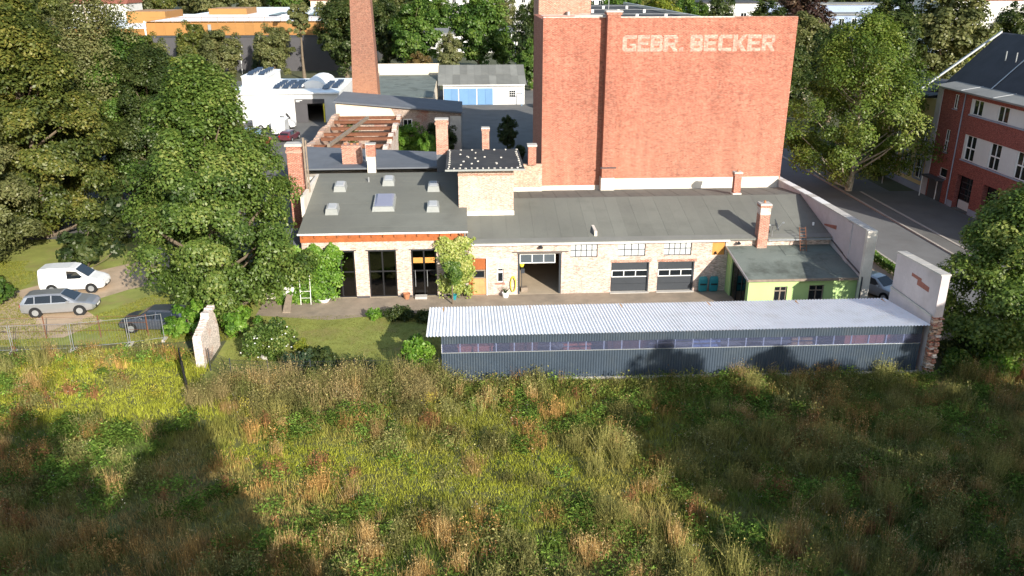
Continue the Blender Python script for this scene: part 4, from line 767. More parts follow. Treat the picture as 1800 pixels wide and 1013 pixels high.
# ---------------------------------------------------------------- vehicles
KIND={  # stations: x, z bottom, z belt, z top, half width at belt, half width at top
 'estate':dict(st=[(-2.3,.42,.7,.78,.74,.66),(-2.24,.3,.9,1.0,.84,.74),(-1.98,.26,.93,1.38,.88,.66),(-1.7,.24,.93,1.45,.9,.63),(-.6,.22,.92,1.49,.91,.62),(.25,.22,.92,1.47,.91,.63),(.75,.22,.92,1.2,.91,.7),(1.2,.22,.9,.97,.9,.76),(1.75,.24,.84,.88,.88,.7),(2.15,.28,.72,.76,.8,.6),(2.32,.4,.58,.6,.62,.5)],
   win=[[(-1.95,.98),(-1.35,.98),(-1.35,1.38),(-1.72,1.36)],[(-1.28,.98),(-.32,.98),(-.32,1.42),(-1.28,1.4)],[(-.24,.98),(.88,.98),(.3,1.39),(-.24,1.42)]],ws=((.3,1.45),(1.12,1.0)),rw=((-2.2,1.04),(-1.93,1.38)),wh=(-1.36,1.38,.33)),
 'van':dict(st=[(-2.15,.4,.9,1.5,.86,.74),(-2.08,.28,1.0,1.76,.9,.78),(-1.5,.26,1.05,1.82,.91,.78),(0.0,.24,1.05,1.83,.92,.78),(.35,.24,1.04,1.76,.92,.76),(.9,.24,1.02,1.35,.91,.74),(1.3,.24,1.0,1.1,.9,.76),(1.75,.26,.92,.97,.88,.7),(2.08,.3,.78,.82,.8,.6),(2.2,.42,.6,.62,.66,.5)],
   win=[[(-.15,1.1),(1.0,1.1),(.5,1.6),(-.15,1.66)]],ws=((.42,1.7),(1.22,1.13)),rw=((-2.16,1.1),(-2.12,1.6)),wh=(-1.3,1.35,.33)),
 'hatch':dict(st=[(-2.0,.4,.75,.85,.72,.64),(-1.95,.3,.9,1.0,.82,.72),(-1.65,.26,.93,1.36,.86,.62),(-1.3,.24,.93,1.44,.88,.6),(-.3,.22,.92,1.48,.88,.6),(.2,.22,.92,1.44,.88,.61),(.65,.22,.91,1.2,.88,.68),(1.05,.22,.9,.97,.87,.74),(1.55,.24,.84,.88,.84,.68),(1.9,.28,.72,.76,.76,.58),(2.05,.4,.58,.6,.6,.48)],
   win=[[(-1.55,.98),(-.5,.98),(-.5,1.41),(-1.3,1.36)],[(-.42,.98),(.75,.98),(.22,1.37),(-.42,1.41)]],ws=((.26,1.42),(.98,1.0)),rw=((-1.93,1.03),(-1.6,1.36)),wh=(-1.22,1.22,.31)),
 'transporter':dict(st=[(-3.0,.45,1.2,2.4,.95,.86),(-2.9,.35,1.25,2.62,1.0,.88),(-1.0,.3,1.3,2.68,1.0,.88),(1.3,.3,1.3,2.66,1.0,.88),(1.75,.3,1.28,2.3,1.0,.86),(2.2,.3,1.25,1.6,.98,.86),(2.5,.32,1.15,1.25,.95,.82),(2.9,.36,.95,1.02,.88,.72),(3.05,.45,.7,.74,.75,.6)],
   win=[[(1.0,1.4),(2.05,1.4),(1.65,2.0),(1.0,2.05)]],ws=((1.8,2.2),(2.3,1.5)),rw=((-3.01,1.5),(-2.99,2.2)),wh=(-1.9,2.0,.36))}
def car(name,label,kind,paint,loc,rz,cat='car',group=None,sc=1.0):
    k=KIND[kind]; o=thing(name,label,cat,(0,0,0),group); st=k['st']; b=MB(); loops=[]
    for (x,zb,ze,zt,hw,ht) in st:
        zm=zb+(ze-zb)*.45; h=[(hw*.86,zb),(hw*.97,zb+.08),(hw,zm),(hw*.985,ze),(ht+(hw-ht)*.12,zt-(zt-ze)*.14),(ht*.82,zt)]
        loops.append([(x,y,z) for y,z in h]+[(x,-y,z) for y,z in h[::-1]])
    for p,q in zip(loops,loops[1:]):
        for i in range(12): j=(i+1)%12; b.quad(p[i],p[j],q[j],q[i])
    b.quad(*loops[0][::-1]); b.quad(*loops[-1]); b.build('body',paint,o)
    def sec(x):
        for a,c in zip(st,st[1:]):
            if a[0]<=x<=c[0]: t_=(x-a[0])/(c[0]-a[0]); return [a[i]+(c[i]-a[i])*t_ for i in range(6)]
        return st[-1]
    def ys(x,z): _,zb,ze,zt,hw,ht=sec(x); zt2=zt-(zt-ze)*.14; f=min(1,max(0,(z-ze)/max(.05,zt2-ze))); return hw*.985+(ht+(hw-ht)*.12-hw*.985)*f
    for w_ in k['win']:
        for s in (1,-1): pts=[(x,s*(ys(x,z)+.03),z) for x,z in w_]; MB().quad(*(pts if s<0 else pts[::-1])).build('side_window','car_glass',o)
    (xt,zt),(xb,zb)=k['ws']
    def topz(x): return sec(x)[3]
    g=MB(); g.quad((xt,-sec(xt)[5]*.84,topz(xt)+.012),(xb,-sec(xb)[5]*.9,topz(xb)+.012),(xb,sec(xb)[5]*.9,topz(xb)+.012),(xt,sec(xt)[5]*.84,topz(xt)+.012))
    g.build('windscreen','car_glass',o); (xa,za),(xc,zc)=k['rw']
    MB().quad((xa-.03,-.58,za),(xa-.03,.58,za),(xc-.03,.5,zc),(xc-.03,-.5,zc)).build('rear_window','car_glass',o)
    x0,x1,r_=k['wh']; hw=max(s[4] for s in st)
    for x in (x0,x1):
        for s in (1,-1):
            MB().tube((x,s*(hw-.3),r_),(x,s*(hw+.004),r_),r_+.07,r_+.07,20).build('wheel_arch','rubber',o)
            wl=MB().tube((x,s*(hw-.2),r_),(x,s*(hw+.015),r_),r_,r_,20).build('wheel','rubber',o); rm=MB().tube((x,s*(hw),r_),(x,s*(hw+.022),r_),r_*.66,r_*.62,14); rm.build('rim','galvanised',wl)
    xf,xr=st[-2][0],st[1][0]; zf=st[-2][2]
    for s in (1,-1):
        MB().hexa([(xf-.28,s*.80*st[-2][4]/.8,zf-.1),(xf+.03,s*.62,zf-.12),(xf+.05,s*.42,zf-.1),(xf-.2,s*.6,zf-.08)],[(xf-.28,s*.82*st[-2][4]/.8,zf+.02),(xf+.02,s*.62,zf+.0),(xf+.03,s*.42,zf+.02),(xf-.2,s*.6,zf+.05)]).build('headlight','lamp_glass',o)
        MB().box(xr-.06,xr+.12,s*.66-.12,s*.66+.12,st[1][2]-.18,st[1][2]+.02).build('tail_light','lamp_red',o)
        xm=k['win'][-1][1][0]-.12; MB().rbox((xm,s*(hw+.09)),.12,.2,st[4][2]+.03,st[4][2]+.17).build('mirror',paint,o)
    MB().box(xf+.02,st[-1][0]+.02,-.5,.5,.36,.5).build('grille','steel_black',o); MB().box(st[-1][0]+.02,st[-1][0]+.04,-.26,.26,.42,.53).build('number_plate','white_paint',o)
    o.location=loc; o.rotation_euler=(0,0,rz); o.scale=(sc,)*3; return o
car('estate_car','silver estate car parked beside the white van','estate','paint_silver',(-28.0,54.9,.01),R(6),sc=1.03)
car('panel_van','white compact panel van parked behind the silver estate','van','paint_white',(-28.9,59.3,.01),R(3),'van',sc=1.03)
car('parked_car','dark blue car half hidden by bushes behind fence','estate','paint_blue',(-20.4,51.6,.01),R(176))
car('parked_car','silver car parked on pavement between two plastered walls','hatch','paint_silver',(29.6,54.6,.12),R(-62))
car('delivery_van','large white delivery van before the white hall','transporter','paint_white',(-28.2,126.5,.01),R(2),'van')
car('parked_car','bright red hatchback parked below the delivery van','hatch','paint_red',(-27.4,113.5,.01),R(80))
car('parked_car','sky blue car beside the delivery van','hatch','paint_sky',(-30.0,119.5,.01),R(75))
car('parked_car','plum red car parked next to the red hatchback','hatch','paint_plum',(-24.3,117.5,.01),R(78))
car('parked_car','red car at the edge of the chestnut crown','hatch','paint_red',(-31.8,112.5,.01),R(80))
bt=thing('box_trailer','white box trailer between delivery van and red cars','trailer',(-26.2,121,0)); MB().box(-27.2,-25.3,119.6,122.6,.5,2.3).build('box','paint_white',bt); MB().box(-27.25,-25.25,119.55,122.65,2.3,2.36).build('roof','white_paint',bt)
for s in (-27.2,-25.45): MB().tube((s,121,.3),(s+.15,121,.3),.3,.3,14).build('wheel','rubber',bt)
car('parked_car','white car at the foot of the blue-door garage wall','hatch','paint_white',(13.2,146,.01),R(90))
car('parked_car','silver car on the cross street under the central trees','hatch','paint_silver',(2,181,.01),R(0)); car('parked_car','dark car on the cross street by the lamp','hatch','paint_blue',(12.5,180,.01),R(180))
car('parked_car','silver car glimpsed under the street tree','estate','paint_silver',(45.3,112,.13),R(90)); car('parked_car','white car further up the street under the tree','hatch','paint_white',(38.9,118,.01),R(90))
# ---------------------------------------------------------------- small things by the workshop
def lathe(prof,c,n=14):
    m_=MB(); L_=[[(c[0]+r_*math.cos(2*math.pi*i/n),c[1]+r_*math.sin(2*math.pi*i/n),c[2]+z) for i in range(n)] for r_,z in prof]
    for p,q in zip(L_,L_[1:]):
        for i in range(n): m_.quad(p[i],p[(i+1)%n],q[(i+1)%n],q[i])
    m_.quad(*L_[0][::-1]); m_.quad(*L_[-1]); return m_
p_=thing('plant_pot','terracotta pot beside the studio door','pot',(-4.35,55.9,.012)); lathe([(.16,0),(.24,.3),(.27,.42),(.22,.42),(.2,.36)],(-4.35,55.9,.012)).build('pot','terracotta',p_)
p_=thing('planter','white planter with spiky plant by the small window','planter',(2.75,55.85,.012)); lathe([(.2,0),(.26,.34),(.24,.36),(.2,.3)],(2.75,55.85,.012)).build('pot','white_paint',p_)
bl=MB()
for i in range(16): a=i*2.4; bl.hexa([(2.72,55.85,.3),(2.78,55.85,.3),(2.75,55.88,.3)],[(2.75+.35*math.cos(a),55.85+.35*math.sin(a),.75+.02*(i%5)),(2.755+.35*math.cos(a),55.85+.35*math.sin(a),.75+.02*(i%5)),(2.75+.35*math.cos(a),55.855+.35*math.sin(a),.75+.02*(i%5))])
bl.build('leaf_rosette','leaf_green',p_)
hz=thing('garden_hose','yellow hose coiled on the wall left of the open gate','hose',(3.35,56.2,.8)); m_=MB()
for q in range(3): m_.path([(3.32+.2*math.cos(a)*(1-.06*q),YF-.05-.05*q,.85+.6*math.sin(a)*(1-.05*q)) for a in np.linspace(0,2*math.pi,17)],.028,5)
m_.build('coil','brass_yellow',hz)
tr=thing('wall_tool','hanging trimmer with lime green top just inside the open gate','tool',(3.95,56.6,0)); lathe([(.12,0),(.18,.15),(.1,.36)],(3.98,56.75,2.0)).build('top','brass_yellow',tr); MB().tube((3.98,56.75,.4),(3.98,56.75,2.0),.025).build('shaft','steel_dark',tr); MB().rbox((4.05,56.78),.26,.2,1.5,1.85).build('motor','steel_dark',tr)
bx_=thing('tool_box','brown box on the lit floor inside the open gate','box',(4.15,57.0,.02)); MB().rbox((4.15,57.0),.5,.4,.02,.3,.2).build('box','wood_grey',bx_); MB().rbox((4.15,57.0),.52,.42,.3,.34,.2).build('lid','wood_grey',bx_)
st_=thing('door_step','concrete door step under the studio door','step',(-3.2,56,0)); MB().box(-3.75,-2.9,55.75,56.27,.012,.18).build('slab','concrete',st_)
tn=thing('white_tank','white upright water tank behind a timber plank by the lean-to','tank',(-12.6,56.0,0)); lathe([(.42,0),(.48,.1),(.48,1.15),(.4,1.25),(.15,1.3)],(-12.6,55.9,.012),18).build('body','white_paint',tn)
pl=thing('leaning_plank','rough timber plank leaning by the white water tank','plank',(-12.5,54.4,0)); MB().hexa([(-12.75,53.7,.012),(-12.2,53.7,.012),(-12.3,55.3,.75),(-12.7,55.3,.75)],[(-12.75,53.72,.08),(-12.2,53.72,.08),(-12.3,55.32,.82),(-12.7,55.32,.82)]).build('board','wood_grey',pl)
ld=thing('step_ladder','white wooden ladder frame standing in the green vine','ladder',(-11.4,55.3,0))
for u in (-11.75,-11.05): MB().tube((u,55.2,.012),(u+.06,55.32,3.2 if u<-11.5 else 2.5),.026,.022,6).build('rail','white_paint',ld)
for z in (.5,1.0,2.1,2.45): MB().tube((-11.74,55.2+z*.04,z),(-11.02,55.2+z*.04,z),.02,.02,5).build('rung','white_paint',ld)
bw=thing('white_basin','white enamel basin at the foot of the green vine','basin',(-10.2,55.7,0)); lathe([(.3,0),(.45,.2),(.48,.28),(.42,.26),(.28,.08)],(-10.2,55.7,.012),16).build('bowl','white_paint',bw)
bk=thing('garden_bucket','small teal bucket at the foot of the pale creeper','bucket',(-.95,55.6,0)); lathe([(.14,0),(.2,.34),(.22,.36),(.18,.33)],(-.95,55.6,.012)).build('pail','teal',bk); MB().path([(-.95+.2*math.cos(a),55.6,.37+.15*math.sin(a)) for a in np.linspace(0,math.pi,7)],.012,4).build('handle','steel_dark',bk)
for x,y,lb in ((-13.4,47.3,'pale boulder beside the flowering bush'),(-12.3,46.6,'flat stone under the flowering bush'),(-2.6,52.1,'rounded stone at the hedge end')):
    random.seed(int(x*10)); n=10; o=thing('garden_stone',lb,'stone',(x,y,0)); lathe([(.3,-.05),(.36,.1),(.28,.22),(.1,.27)],(x,y,.01),9).build('rock','concrete',o,True)
lp=thing('street_lamp','tall grey lamp post on the cross street among trees','street lamp',(11.6,188,0)); MB().tube((11.6,188,0),(11.6,188,10.5),.16,.1,8).build('pole','galvanised',lp); MB().path([(11.6,188,10.5),(10.4,188,10.9)],.07).build('arm','galvanised',lp); MB().rbox((10.2,188),.9,.35,10.82,10.98).build('lamp_head','galvanised',lp)
lp=thing('street_lamp','white twin-headed lamp in front of the orange hall','street lamp',(-50.5,199,0)); MB().tube((-50.5,199,0),(-50.5,199,6),.1,.08,8).build('pole','white_paint',lp); MB().rbox((-50.5,199),1.3,.4,5.95,6.15).build('lamp_head','white_paint',lp)
for k,(x,y) in enumerate(((46.3,88),(46.3,91),(46.3,94.2))):
    o=thing('fence_post',('first','second','third')[k]+' grey fence post beyond the porch along the pavement','post',(x,y,0)); MB().tube((x,y,0),(x,y,2.2),.06,.05,6).build('shaft','galvanised',o); MB().rbox((x,y),.16,.16,2.2,2.26).build('cap','galvanised',o)
# ---------------------------------------------------------------- plants
def leaves(C,Nrm,size,rng,asp=.62):
    """one folded diamond per point"""
    n=len(C); Nrm=Nrm/np.maximum(1e-6,np.linalg.norm(Nrm,axis=1))[:,None]; t_=rng.normal(size=(n,3)); a=np.cross(Nrm,t_); a/=np.maximum(1e-6,np.linalg.norm(a,axis=1))[:,None]; b=np.cross(Nrm,a)
    s=(size*rng.uniform(.6,1.3,n))[:,None]; V=np.stack([C-a*s,C-b*s*asp,C+a*s,C+b*s*asp],1).reshape(-1,3); return V,np.arange(4*n).reshape(n,4)
def unit(rng,n): v=rng.normal(size=(n,3)); return v/np.linalg.norm(v,axis=1)[:,None]
def crown_pts(rng,n,h,r,z0,K,style,taper=.18):
    """clump centres fill the crown, leaves gather in flattened shells round each centre"""
    if style=='conifer':
        z=z0+(h-z0)*(1-np.sqrt(rng.random(K))); ang=rng.random(K)*2*np.pi; rad=r*(1-(z-z0)/(h-z0))*np.sqrt(rng.uniform(.35,1,K)); cc=np.c_[rad*np.cos(ang),rad*np.sin(ang),z]; cr=np.full(K,.26*r)
    else:
        d=unit(rng,K); rho=rng.random(K)**.38; hz_=(h-z0)/2
        lob=1+.16*np.sin(3*np.arctan2(d[:,1],d[:,0])+rng.random()*6)*(.4+.6*abs(d[:,2]))+rng.normal(0,.09,K)
        if style=='full':
            zz_=rng.uniform(-1,1,K); ang=rng.random(K)*2*np.pi; prof=np.where(zz_<0,1-np.abs(zz_)**6,np.clip(1-np.abs(zz_)**2.6,0,1))**.5*(1-taper*np.clip(zz_+.35,0,2)); rad=prof*rng.random(K)**.36*(1+.13*np.sin(3*ang+5*zz_+rng.random()*6)+rng.normal(0,.08,K))
            cc=np.c_[rad*np.cos(ang)*r*.88,rad*np.sin(ang)*r*.88,zz_*hz_*.9]; cr=rng.uniform(.12,.22,K)*r
        else:
            cc=d*(rho*lob)[:,None]*np.array([r*.86,r*.86,hz_*.88]); nar=1-.28*np.clip(cc[:,2]/hz_,-.2,1)**2; cc[:,:2]*=nar[:,None]; cr=rng.uniform(.14,.26,K)*r
        cc[:,2]+=z0+hz_
    idx=rng.integers(0,K,n); u=unit(rng,n); u[:,2]=np.where(u[:,2]<-.6,-u[:,2],u[:,2])
    P=cc[idx]+u*(cr[idx]*rng.random(n)**.35)[:,None]*np.array([1,1,.95])
    ctr=np.array([0,0,z0+(h-z0)*.4]); out=cc[idx]-ctr; out/=np.maximum(.1,np.linalg.norm(out,axis=1))[:,None]
    Nn=u*.7+out*.5+np.array([0,0,.45])+rng.normal(size=(n,3))*.45
    tone=np.clip(.5+rng.normal(0,.16,K)[idx]+rng.normal(0,.17,n),0,1)
    if style=='weeping':
        P[:,2]-=rng.random(n)**1.5*r*.55; P=np.maximum(P,[-99,-99,.6])
    return P,Nn,tone,cc,cr
def make_tree(name,label,h,r,z0,n,leaf,K,lm,bm,seed,style='round',cat='tree',group=None,limbs=16,loc=(0,0,0),tr=None,taper=.18):
    rng=np.random.default_rng(seed); o=thing(name,label,cat,(0,0,0),group)
    P,Nn,tone,cc,cr=crown_pts(rng,n,h,r,z0,K,style,taper); V,Fq=leaves(P,Nn,leaf,rng,.6 if style!='conifer' else .35)
    me=npmesh('crown',V,Fq,tone); link('crown',me,lm,o)
    t=MB(); tr=tr or max(.12,h*.022); top=z0+(h-z0)*.62; pts=[Vector((0,0,-.1))]; 
    for i in range(1,7): q=pts[-1]+Vector((rng.normal(0,.12),rng.normal(0,.12),(top+.1)/6)); pts.append(q)
    for i,(a,b) in enumerate(zip(pts,pts[1:])): t.tube(a,b,tr*(1-i/7.5)*(1.35 if i==0 else 1),tr*(1-(i+1)/7.5),8)
    order=rng.permutation(K)[:limbs]
    for j in order:
        c=Vector(cc[j]); zz_=min(top*.95,max(z0*.6,c.z-abs(c.xy.length)*.8)); f=zz_/top*6; i=min(5,int(f)); s=pts[i].lerp(pts[i+1],f-i); mid=s.lerp(c,.5)+Vector((0,0,-.04*r)); rr=tr*.45*(1-.5*zz_/top)
        t.tube(s,mid,rr,rr*.65,5); t.tube(mid,c,rr*.65,.02,5)
    t.build('trunk',bm,o); o.location=loc; return o
def put(src,label,x,y,rz,s,lm=None,group=None,sz=None,name=None):
    return copy_thing(src,(x,y,0),rz,label,(s,s,sz or s),{'crown':lm} if lm else None,group,name)
# near trees
make_tree('chestnut_tree','big broad chestnut tree covering the studio corner',17.2,6.0,.2,130000,.118,260,'leaf_chestnut','bark',11,'full',loc=(-16.5,53.9,0),limbs=40,taper=.4)
m1=make_tree('maple_tree','large maple behind the white van at far left',19.5,6.6,.1,100000,.148,260,'leaf_maple','bark',12,'full',loc=(-37,73,0),limbs=26)
make_tree('birch_tree','weeping pale olive birch rising above the maples',23,5.2,4,60000,.13,190,'leaf_olive','bark_pale',13,'weeping',loc=(-36,86,0),limbs=40)
make_tree('street_tree','tall light green ash tree over the street beside factory',18.2,8.0,.8,64000,.135,190,'leaf_ash','bark_pale',14,'full',loc=(40.9,84.6,0),taper=.3,limbs=46,tr=.3)
make_tree('corner_tree','dark leafy tree beside the pier wall',10.8,5.2,.1,80000,.112,240,'leaf_chestnut','bark',15,'full',loc=(32.9,44.0,0),limbs=16)
pa=make_tree('broad_tree','rounded green tree left of the blue-door garage',17,6.2,1.4,22000,.28,130,'leaf_green','bark',16,limbs=12); pa.location=(-10.5,193,0)
pb=make_tree('round_tree','tall green tree behind the blue-door garage roof',21,7.4,1.2,24000,.31,140,'leaf_green','bark',17,'tall',limbs=12); pb.location=(3.8,196,0)
pc=make_tree('spruce_tree','dark spruce with layered branches beside the grey house',19,5,1,12000,.34,120,'leaf_spruce','bark',18,'conifer',limbs=6); pc.location=(85,168,0); pc.scale=(1.5,1.5,1.35)
ps=make_tree('garden_shrub','dark shrub left of the fresh green sapling at garden fence',1.7,1.25,.05,3600,.085,36,'leaf_dark','bark',19,cat='shrub',limbs=6,tr=.04); ps.location=(-8.4,44.1,0)
put(m1,'yellowing maple at the left picture edge',-39,64,1.1,.82,'leaf_olive'); put(m1,'dark maple rising behind the left maples',-43,79,2.2,1.22,'leaf_maple'); put(m1,'maple between the weeping birch and the chestnut',-30.5,84,3.1,.8,'leaf_dark'); put(m1,'deep green maple at top left corner',-50,90,.4,1.25,'leaf_dark'); put(m1,'green maple behind the gravel track',-33,86,4.4,.86,'leaf_green'); put(m1,'maple filling the gap above the gravel track end',-23.5,82,5.2,.55,'leaf_maple')
put(m1,'yellow-green tree between birch and chestnut tops',-33.5,100,.7,.66,'leaf_yellow'); put(m1,'tree leaning towards the white hall roof',-37,110,2.7,.62,'leaf_maple'); put(pa,'olive tree left of the solar panels',-43,122,.9,.78,'leaf_olive'); put(m1,'maple hidden behind left tree wall',-56,72,2,1.05,'leaf_maple')
put(ps,'bright shrub at the left picture edge under yellowing maple',-37.5,58,.5,2.6,'leaf_olive'); put(ps,'shrub at the rear of the silver estate',-33.2,55.5,.5,1.7,'leaf_green'); put(ps,'bush under the maple behind the white van',-30,64.3,1.9,2.1,'leaf_dark'); put(ps,'undergrowth below the deep maples, leftmost',-46,70,1,2.8,'leaf_dark'); put(ps,'undergrowth below the deep maples, second',-41,72,2,2.9,'leaf_maple'); put(ps,'undergrowth at the foot of the weeping birch',-30.5,72,3,2.6,'leaf_dark'); put(ps,'undergrowth where the gravel track ends',-24,76,4,2.4,'leaf_maple'); put(ps,'green bush between dark blue car and wall stub',-17.6,50.3,.9,1.35,'leaf_vine'); put(ps,'lime bush in front of the wall stub',-18.9,50.2,2.9,.75,'leaf_vine')
put(ps,'bush behind the wall stub under the chestnut',-14.9,50.4,2.1,1.1,'leaf_vine')
# trees round the yard and along the cross street
for (lb,src,x,y,s,sz,lm) in (
 ('oak in front of the orange hall left of the duct',pa,-58,190,.62,.75,'leaf_maple'),('oak right of the duct on orange hall',pa,-51.5,187,.78,.68,'leaf_olive'),('small tree before the orange hall corner',pa,-66,186,.6,.62,'leaf_maple'),('narrow conifer left of the duct on orange hall',pc,-62.5,196,.42,.5,None),('narrow conifer before the orange hall middle',pc,-46,197,.36,.5,None),
 ('brownish tree left of the slender trunk',pa,-40.2,186,.72,.72,'leaf_olive'),('large dark tree left of the smokestack',pb,-25.5,190,.9,.84,'leaf_dark'),('tall tree top behind dark tree and smokestack',pb,-32,232,.95,.95,'leaf_olive'),('green bush at smokestack foot',pa,-20,172,.36,.4,'leaf_olive'),('olive tree right behind the smokestack',pb,-19.5,240,.9,.9,'leaf_olive'),('tree between smokestack and round green tree',pb,-17.5,205,.72,.8,'leaf_dark'),
 ('rust brown shrub tree at the derelict shed',pa,-9.0,176,.5,.42,'leaf_rust'),('brownish tree left of the tall garage tree',pa,-2.8,184,.5,.62,'leaf_olive'),('dark tree touching the factory left edge',pb,14.5,178,.72,.82,'leaf_dark'),('green tree low at the factory left edge',pa,13.6,168,.55,.6,'leaf_green'),('tree beyond the white store',pb,-8,290,.9,.8,'leaf_green'),('tree before the white apartment block',pb,14,300,.8,.75,'leaf_olive'),('tree under the lamp post beside factory',pa,9.5,200,.55,.6,'leaf_green'),
 ('dark low tree on the yard left of factory',pa,5.6,107,.24,.3,'leaf_dark'),('bush against the gable building wall',pa,-6.4,98,.42,.34,'leaf_vine'),('dark bush in the corner of gable building',pa,-3.0,101,.36,.32,'leaf_dark'),('small bright sapling below the gable building',pa,-3.8,90,.2,.36,'leaf_vine'),
 ('yellow-green tree behind factory roof left',pb,29,170,.8,.9,'leaf_green'),('green tree behind factory roof middle',pb,40,176,.8,.86,'leaf_yellow'),('green tree behind factory roof right',pb,48,182,.7,.86,'leaf_green'),('dark tree before the balcony house',pb,56,190,.75,.88,'leaf_dark'),('tree beyond the factory corner',pb,52,146,.8,.85,'leaf_dark'),('olive tree behind the street ash',pb,60,150,.78,.76,'leaf_olive'),('second dark tree behind the street ash',pb,57,128,.7,.72,'leaf_dark'),
 ('purple leaved beech behind the street ash',pb,70,176,.95,1.0,'leaf_purple'),('broad olive lime tree above the red roof',pb,92,160,1.15,1.02,'leaf_olive'),('dark lime tree left of the red roof',pb,76,150,.9,.86,'leaf_dark'),('yellowish bush tree beside the bright white house',pa,101,166,.75,.75,'leaf_yellow'),('dark green tree at top right corner',pb,112,170,.8,.8,'leaf_dark'),('small tree in the yard of the pink house',pa,58,112,.6,.6,'leaf_maple'),('green tree right behind the factory corner',pb,38.5,128,.62,.72,'leaf_green'),('dark green tree filling the street end',pb,46.5,122,.66,.62,'leaf_dark'),('chestnut-like tree left of the street end',pa,33.5,140,.8,.9,'leaf_maple'),('low dark tree behind pavement fence posts',pa,51,99,.45,.42,'leaf_dark')):
    put(src,lb,x,y,random.uniform(0,6),s,lm,None,sz)
sl_=make_tree('slender_tree','slender tree with long bare pale trunk before orange hall',19,2.9,8,8200,.26,60,'leaf_olive','bark',21,limbs=10,loc=(-34.5,188,0),tr=.35)
random.seed(21)
for i in range(46):
    x=-190+i*8.6+random.uniform(-3,3); s=random.uniform(.9,1.25); y=350+random.uniform(-20,45)
    put(pb if i%2 else pa,'distant tree in the wooded band along the top edge',x,y,random.uniform(0,6),s*1.1,random.choice(('leaf_maple','leaf_olive','leaf_green','leaf_dark')),'distant trees along the top edge',s*(1.05 if i%2 else 1.3),'distant_tree')
for i in range(40):
    x=-250+i*13+random.uniform(-5,5); y=440+random.uniform(0,90); put(pb,'farthest tree in the wooded band',x,y,random.uniform(0,6),1.7,random.choice(('leaf_maple','leaf_dark')),'farthest trees in the wooded band',1.5,'distant_tree')
# trees standing below and beside the camera, whose shadows fall across the meadow
m2=make_tree('loose_tree','loose-crowned tree outside the picture, first below the meadow',19.5,6.8,.3,24000,.24,90,'leaf_maple','bark',25,'full',taper=.45,limbs=20,group='trees outside the picture'); m2.location=(-3.5,9.6,0); m2.scale=(.64,.64,.62)
OUT=[(-9,9,.66,.62),(-14.5,9.4,.66,.62),(-20,9,.66,.6),(-27.5,9,.7,.6),(-6,7,.6,.6),(-12,6,.6,.64),(1.5,1.5,.8,.88),(-6,0,.85,.95),(-15,1,.85,.92),(20.5,12,.6,.66),(24.5,14,.66,.77),(30.5,15,.66,.74),(37,22,.75,.72),(36,8,.85,.86),(27,5.5,.8,.86)]
ORD=('second','third','fourth','fifth','sixth','seventh','eighth','ninth','tenth','eleventh','twelfth','thirteenth','fourteenth','fifteenth','sixteenth','seventeenth')
for k,(x,y,s,sz) in enumerate(OUT):
    lb='loose-crowned tree outside the picture, '+ORD[k]+(' below the meadow' if x<10 else ' beside the meadow')
    put((m2,pb,m2)[k%3],lb,x,y,random.uniform(0,6),s*(1,.9,1)[k%3],'leaf_maple','trees outside the picture',sz*(1,.93,1)[k%3])
# creepers, hedges, shrubs
def leafmass(name,label,cat,n,leaf,lm,fn,seed,stems=None,nrm=(0,-1,.4)):
    rng=np.random.default_rng(seed); P,tone=fn(rng,n); o=thing(name,label,cat,tuple(np.r_[P[:,:2].mean(0),0])); off=np.array(ORG[o.name])
    V,Fq=leaves(P-off,rng.normal(size=(n,3))*.55+np.array(nrm),leaf,rng,.75); link('foliage',npmesh('foliage',V,Fq,tone),lm,o)
    if stems:
        s=MB()
        for a,b,r_ in stems: s.tube(a,b,r_,r_*.6,5)
        s.build('stem','bark',o)
    return o
def wallmass(x0,x1,z0,z1,y,dep,top=lambda t,rng:0):
    def f(rng,n):
        K=int((x1-x0)*(z1-z0)*6); cx_=rng.uniform(x0,x1,K); cz_=rng.uniform(z0,z1,K); k=rng.integers(0,K,n); x=cx_[k]+rng.normal(0,.22,n); z=cz_[k]+rng.normal(0,.22,n)
        lim=z1-.35*np.abs(np.sin(x*2.3))-.2*np.sin(x*5+1); z=np.minimum(z,lim-rng.random(n)*.15); yy=y-rng.random(n)**.7*dep*(.6+.5*np.sin(cx_[k]*3+cz_[k]*2)**2)
        return np.c_[x,yy,np.maximum(z,.03)],np.clip(.5+rng.normal(0,.15,K)[k]+rng.normal(0,.18,n),0,1)
    return f
leafmass('wall_vine','bright green vine covering the studio wall left of windows','vine',15000,.095,'leaf_vine',wallmass(-13.4,-9.1,.1,4.2,YF-.03,1.0),31,[((-11,56.2,0),(-10.6,56.1,3),.05),((-12,56.1,0),(-12.3,56.1,2.5),.04),((-10,56.2,0),(-9.7,56.1,3.3),.04)])
leafmass('pale_creeper','pale yellow-green creeper climbing beside the studio door','creeper',7500,.085,'leaf_pale',wallmass(-1.75,.15,.6,4.7,YF-.04,.7),32,[((-.7,56.1,0),(-.9,56.0,3),.05),((-.4,56.15,0),(.1,56.1,3.5),.04)])
def blob(cx,cy,rx,ry,h):
    def f(rng,n):
        K=26; d=unit(rng,K); c=d*np.array([rx*.75,ry*.75,h*.42])*(rng.random(K)**.4)[:,None]; c[:,2]+=h*.5; k=rng.integers(0,K,n); P=c[k]+unit(rng,n)*(rng.random(n)**.4*.33*min(rx,h))[:,None]; P[:,0]+=cx; P[:,1]+=cy; P[:,2]=np.maximum(P[:,2],.03); return P,np.clip(.5+rng.normal(0,.17,K)[k]+rng.normal(0,.17,n),0,1)
    return f
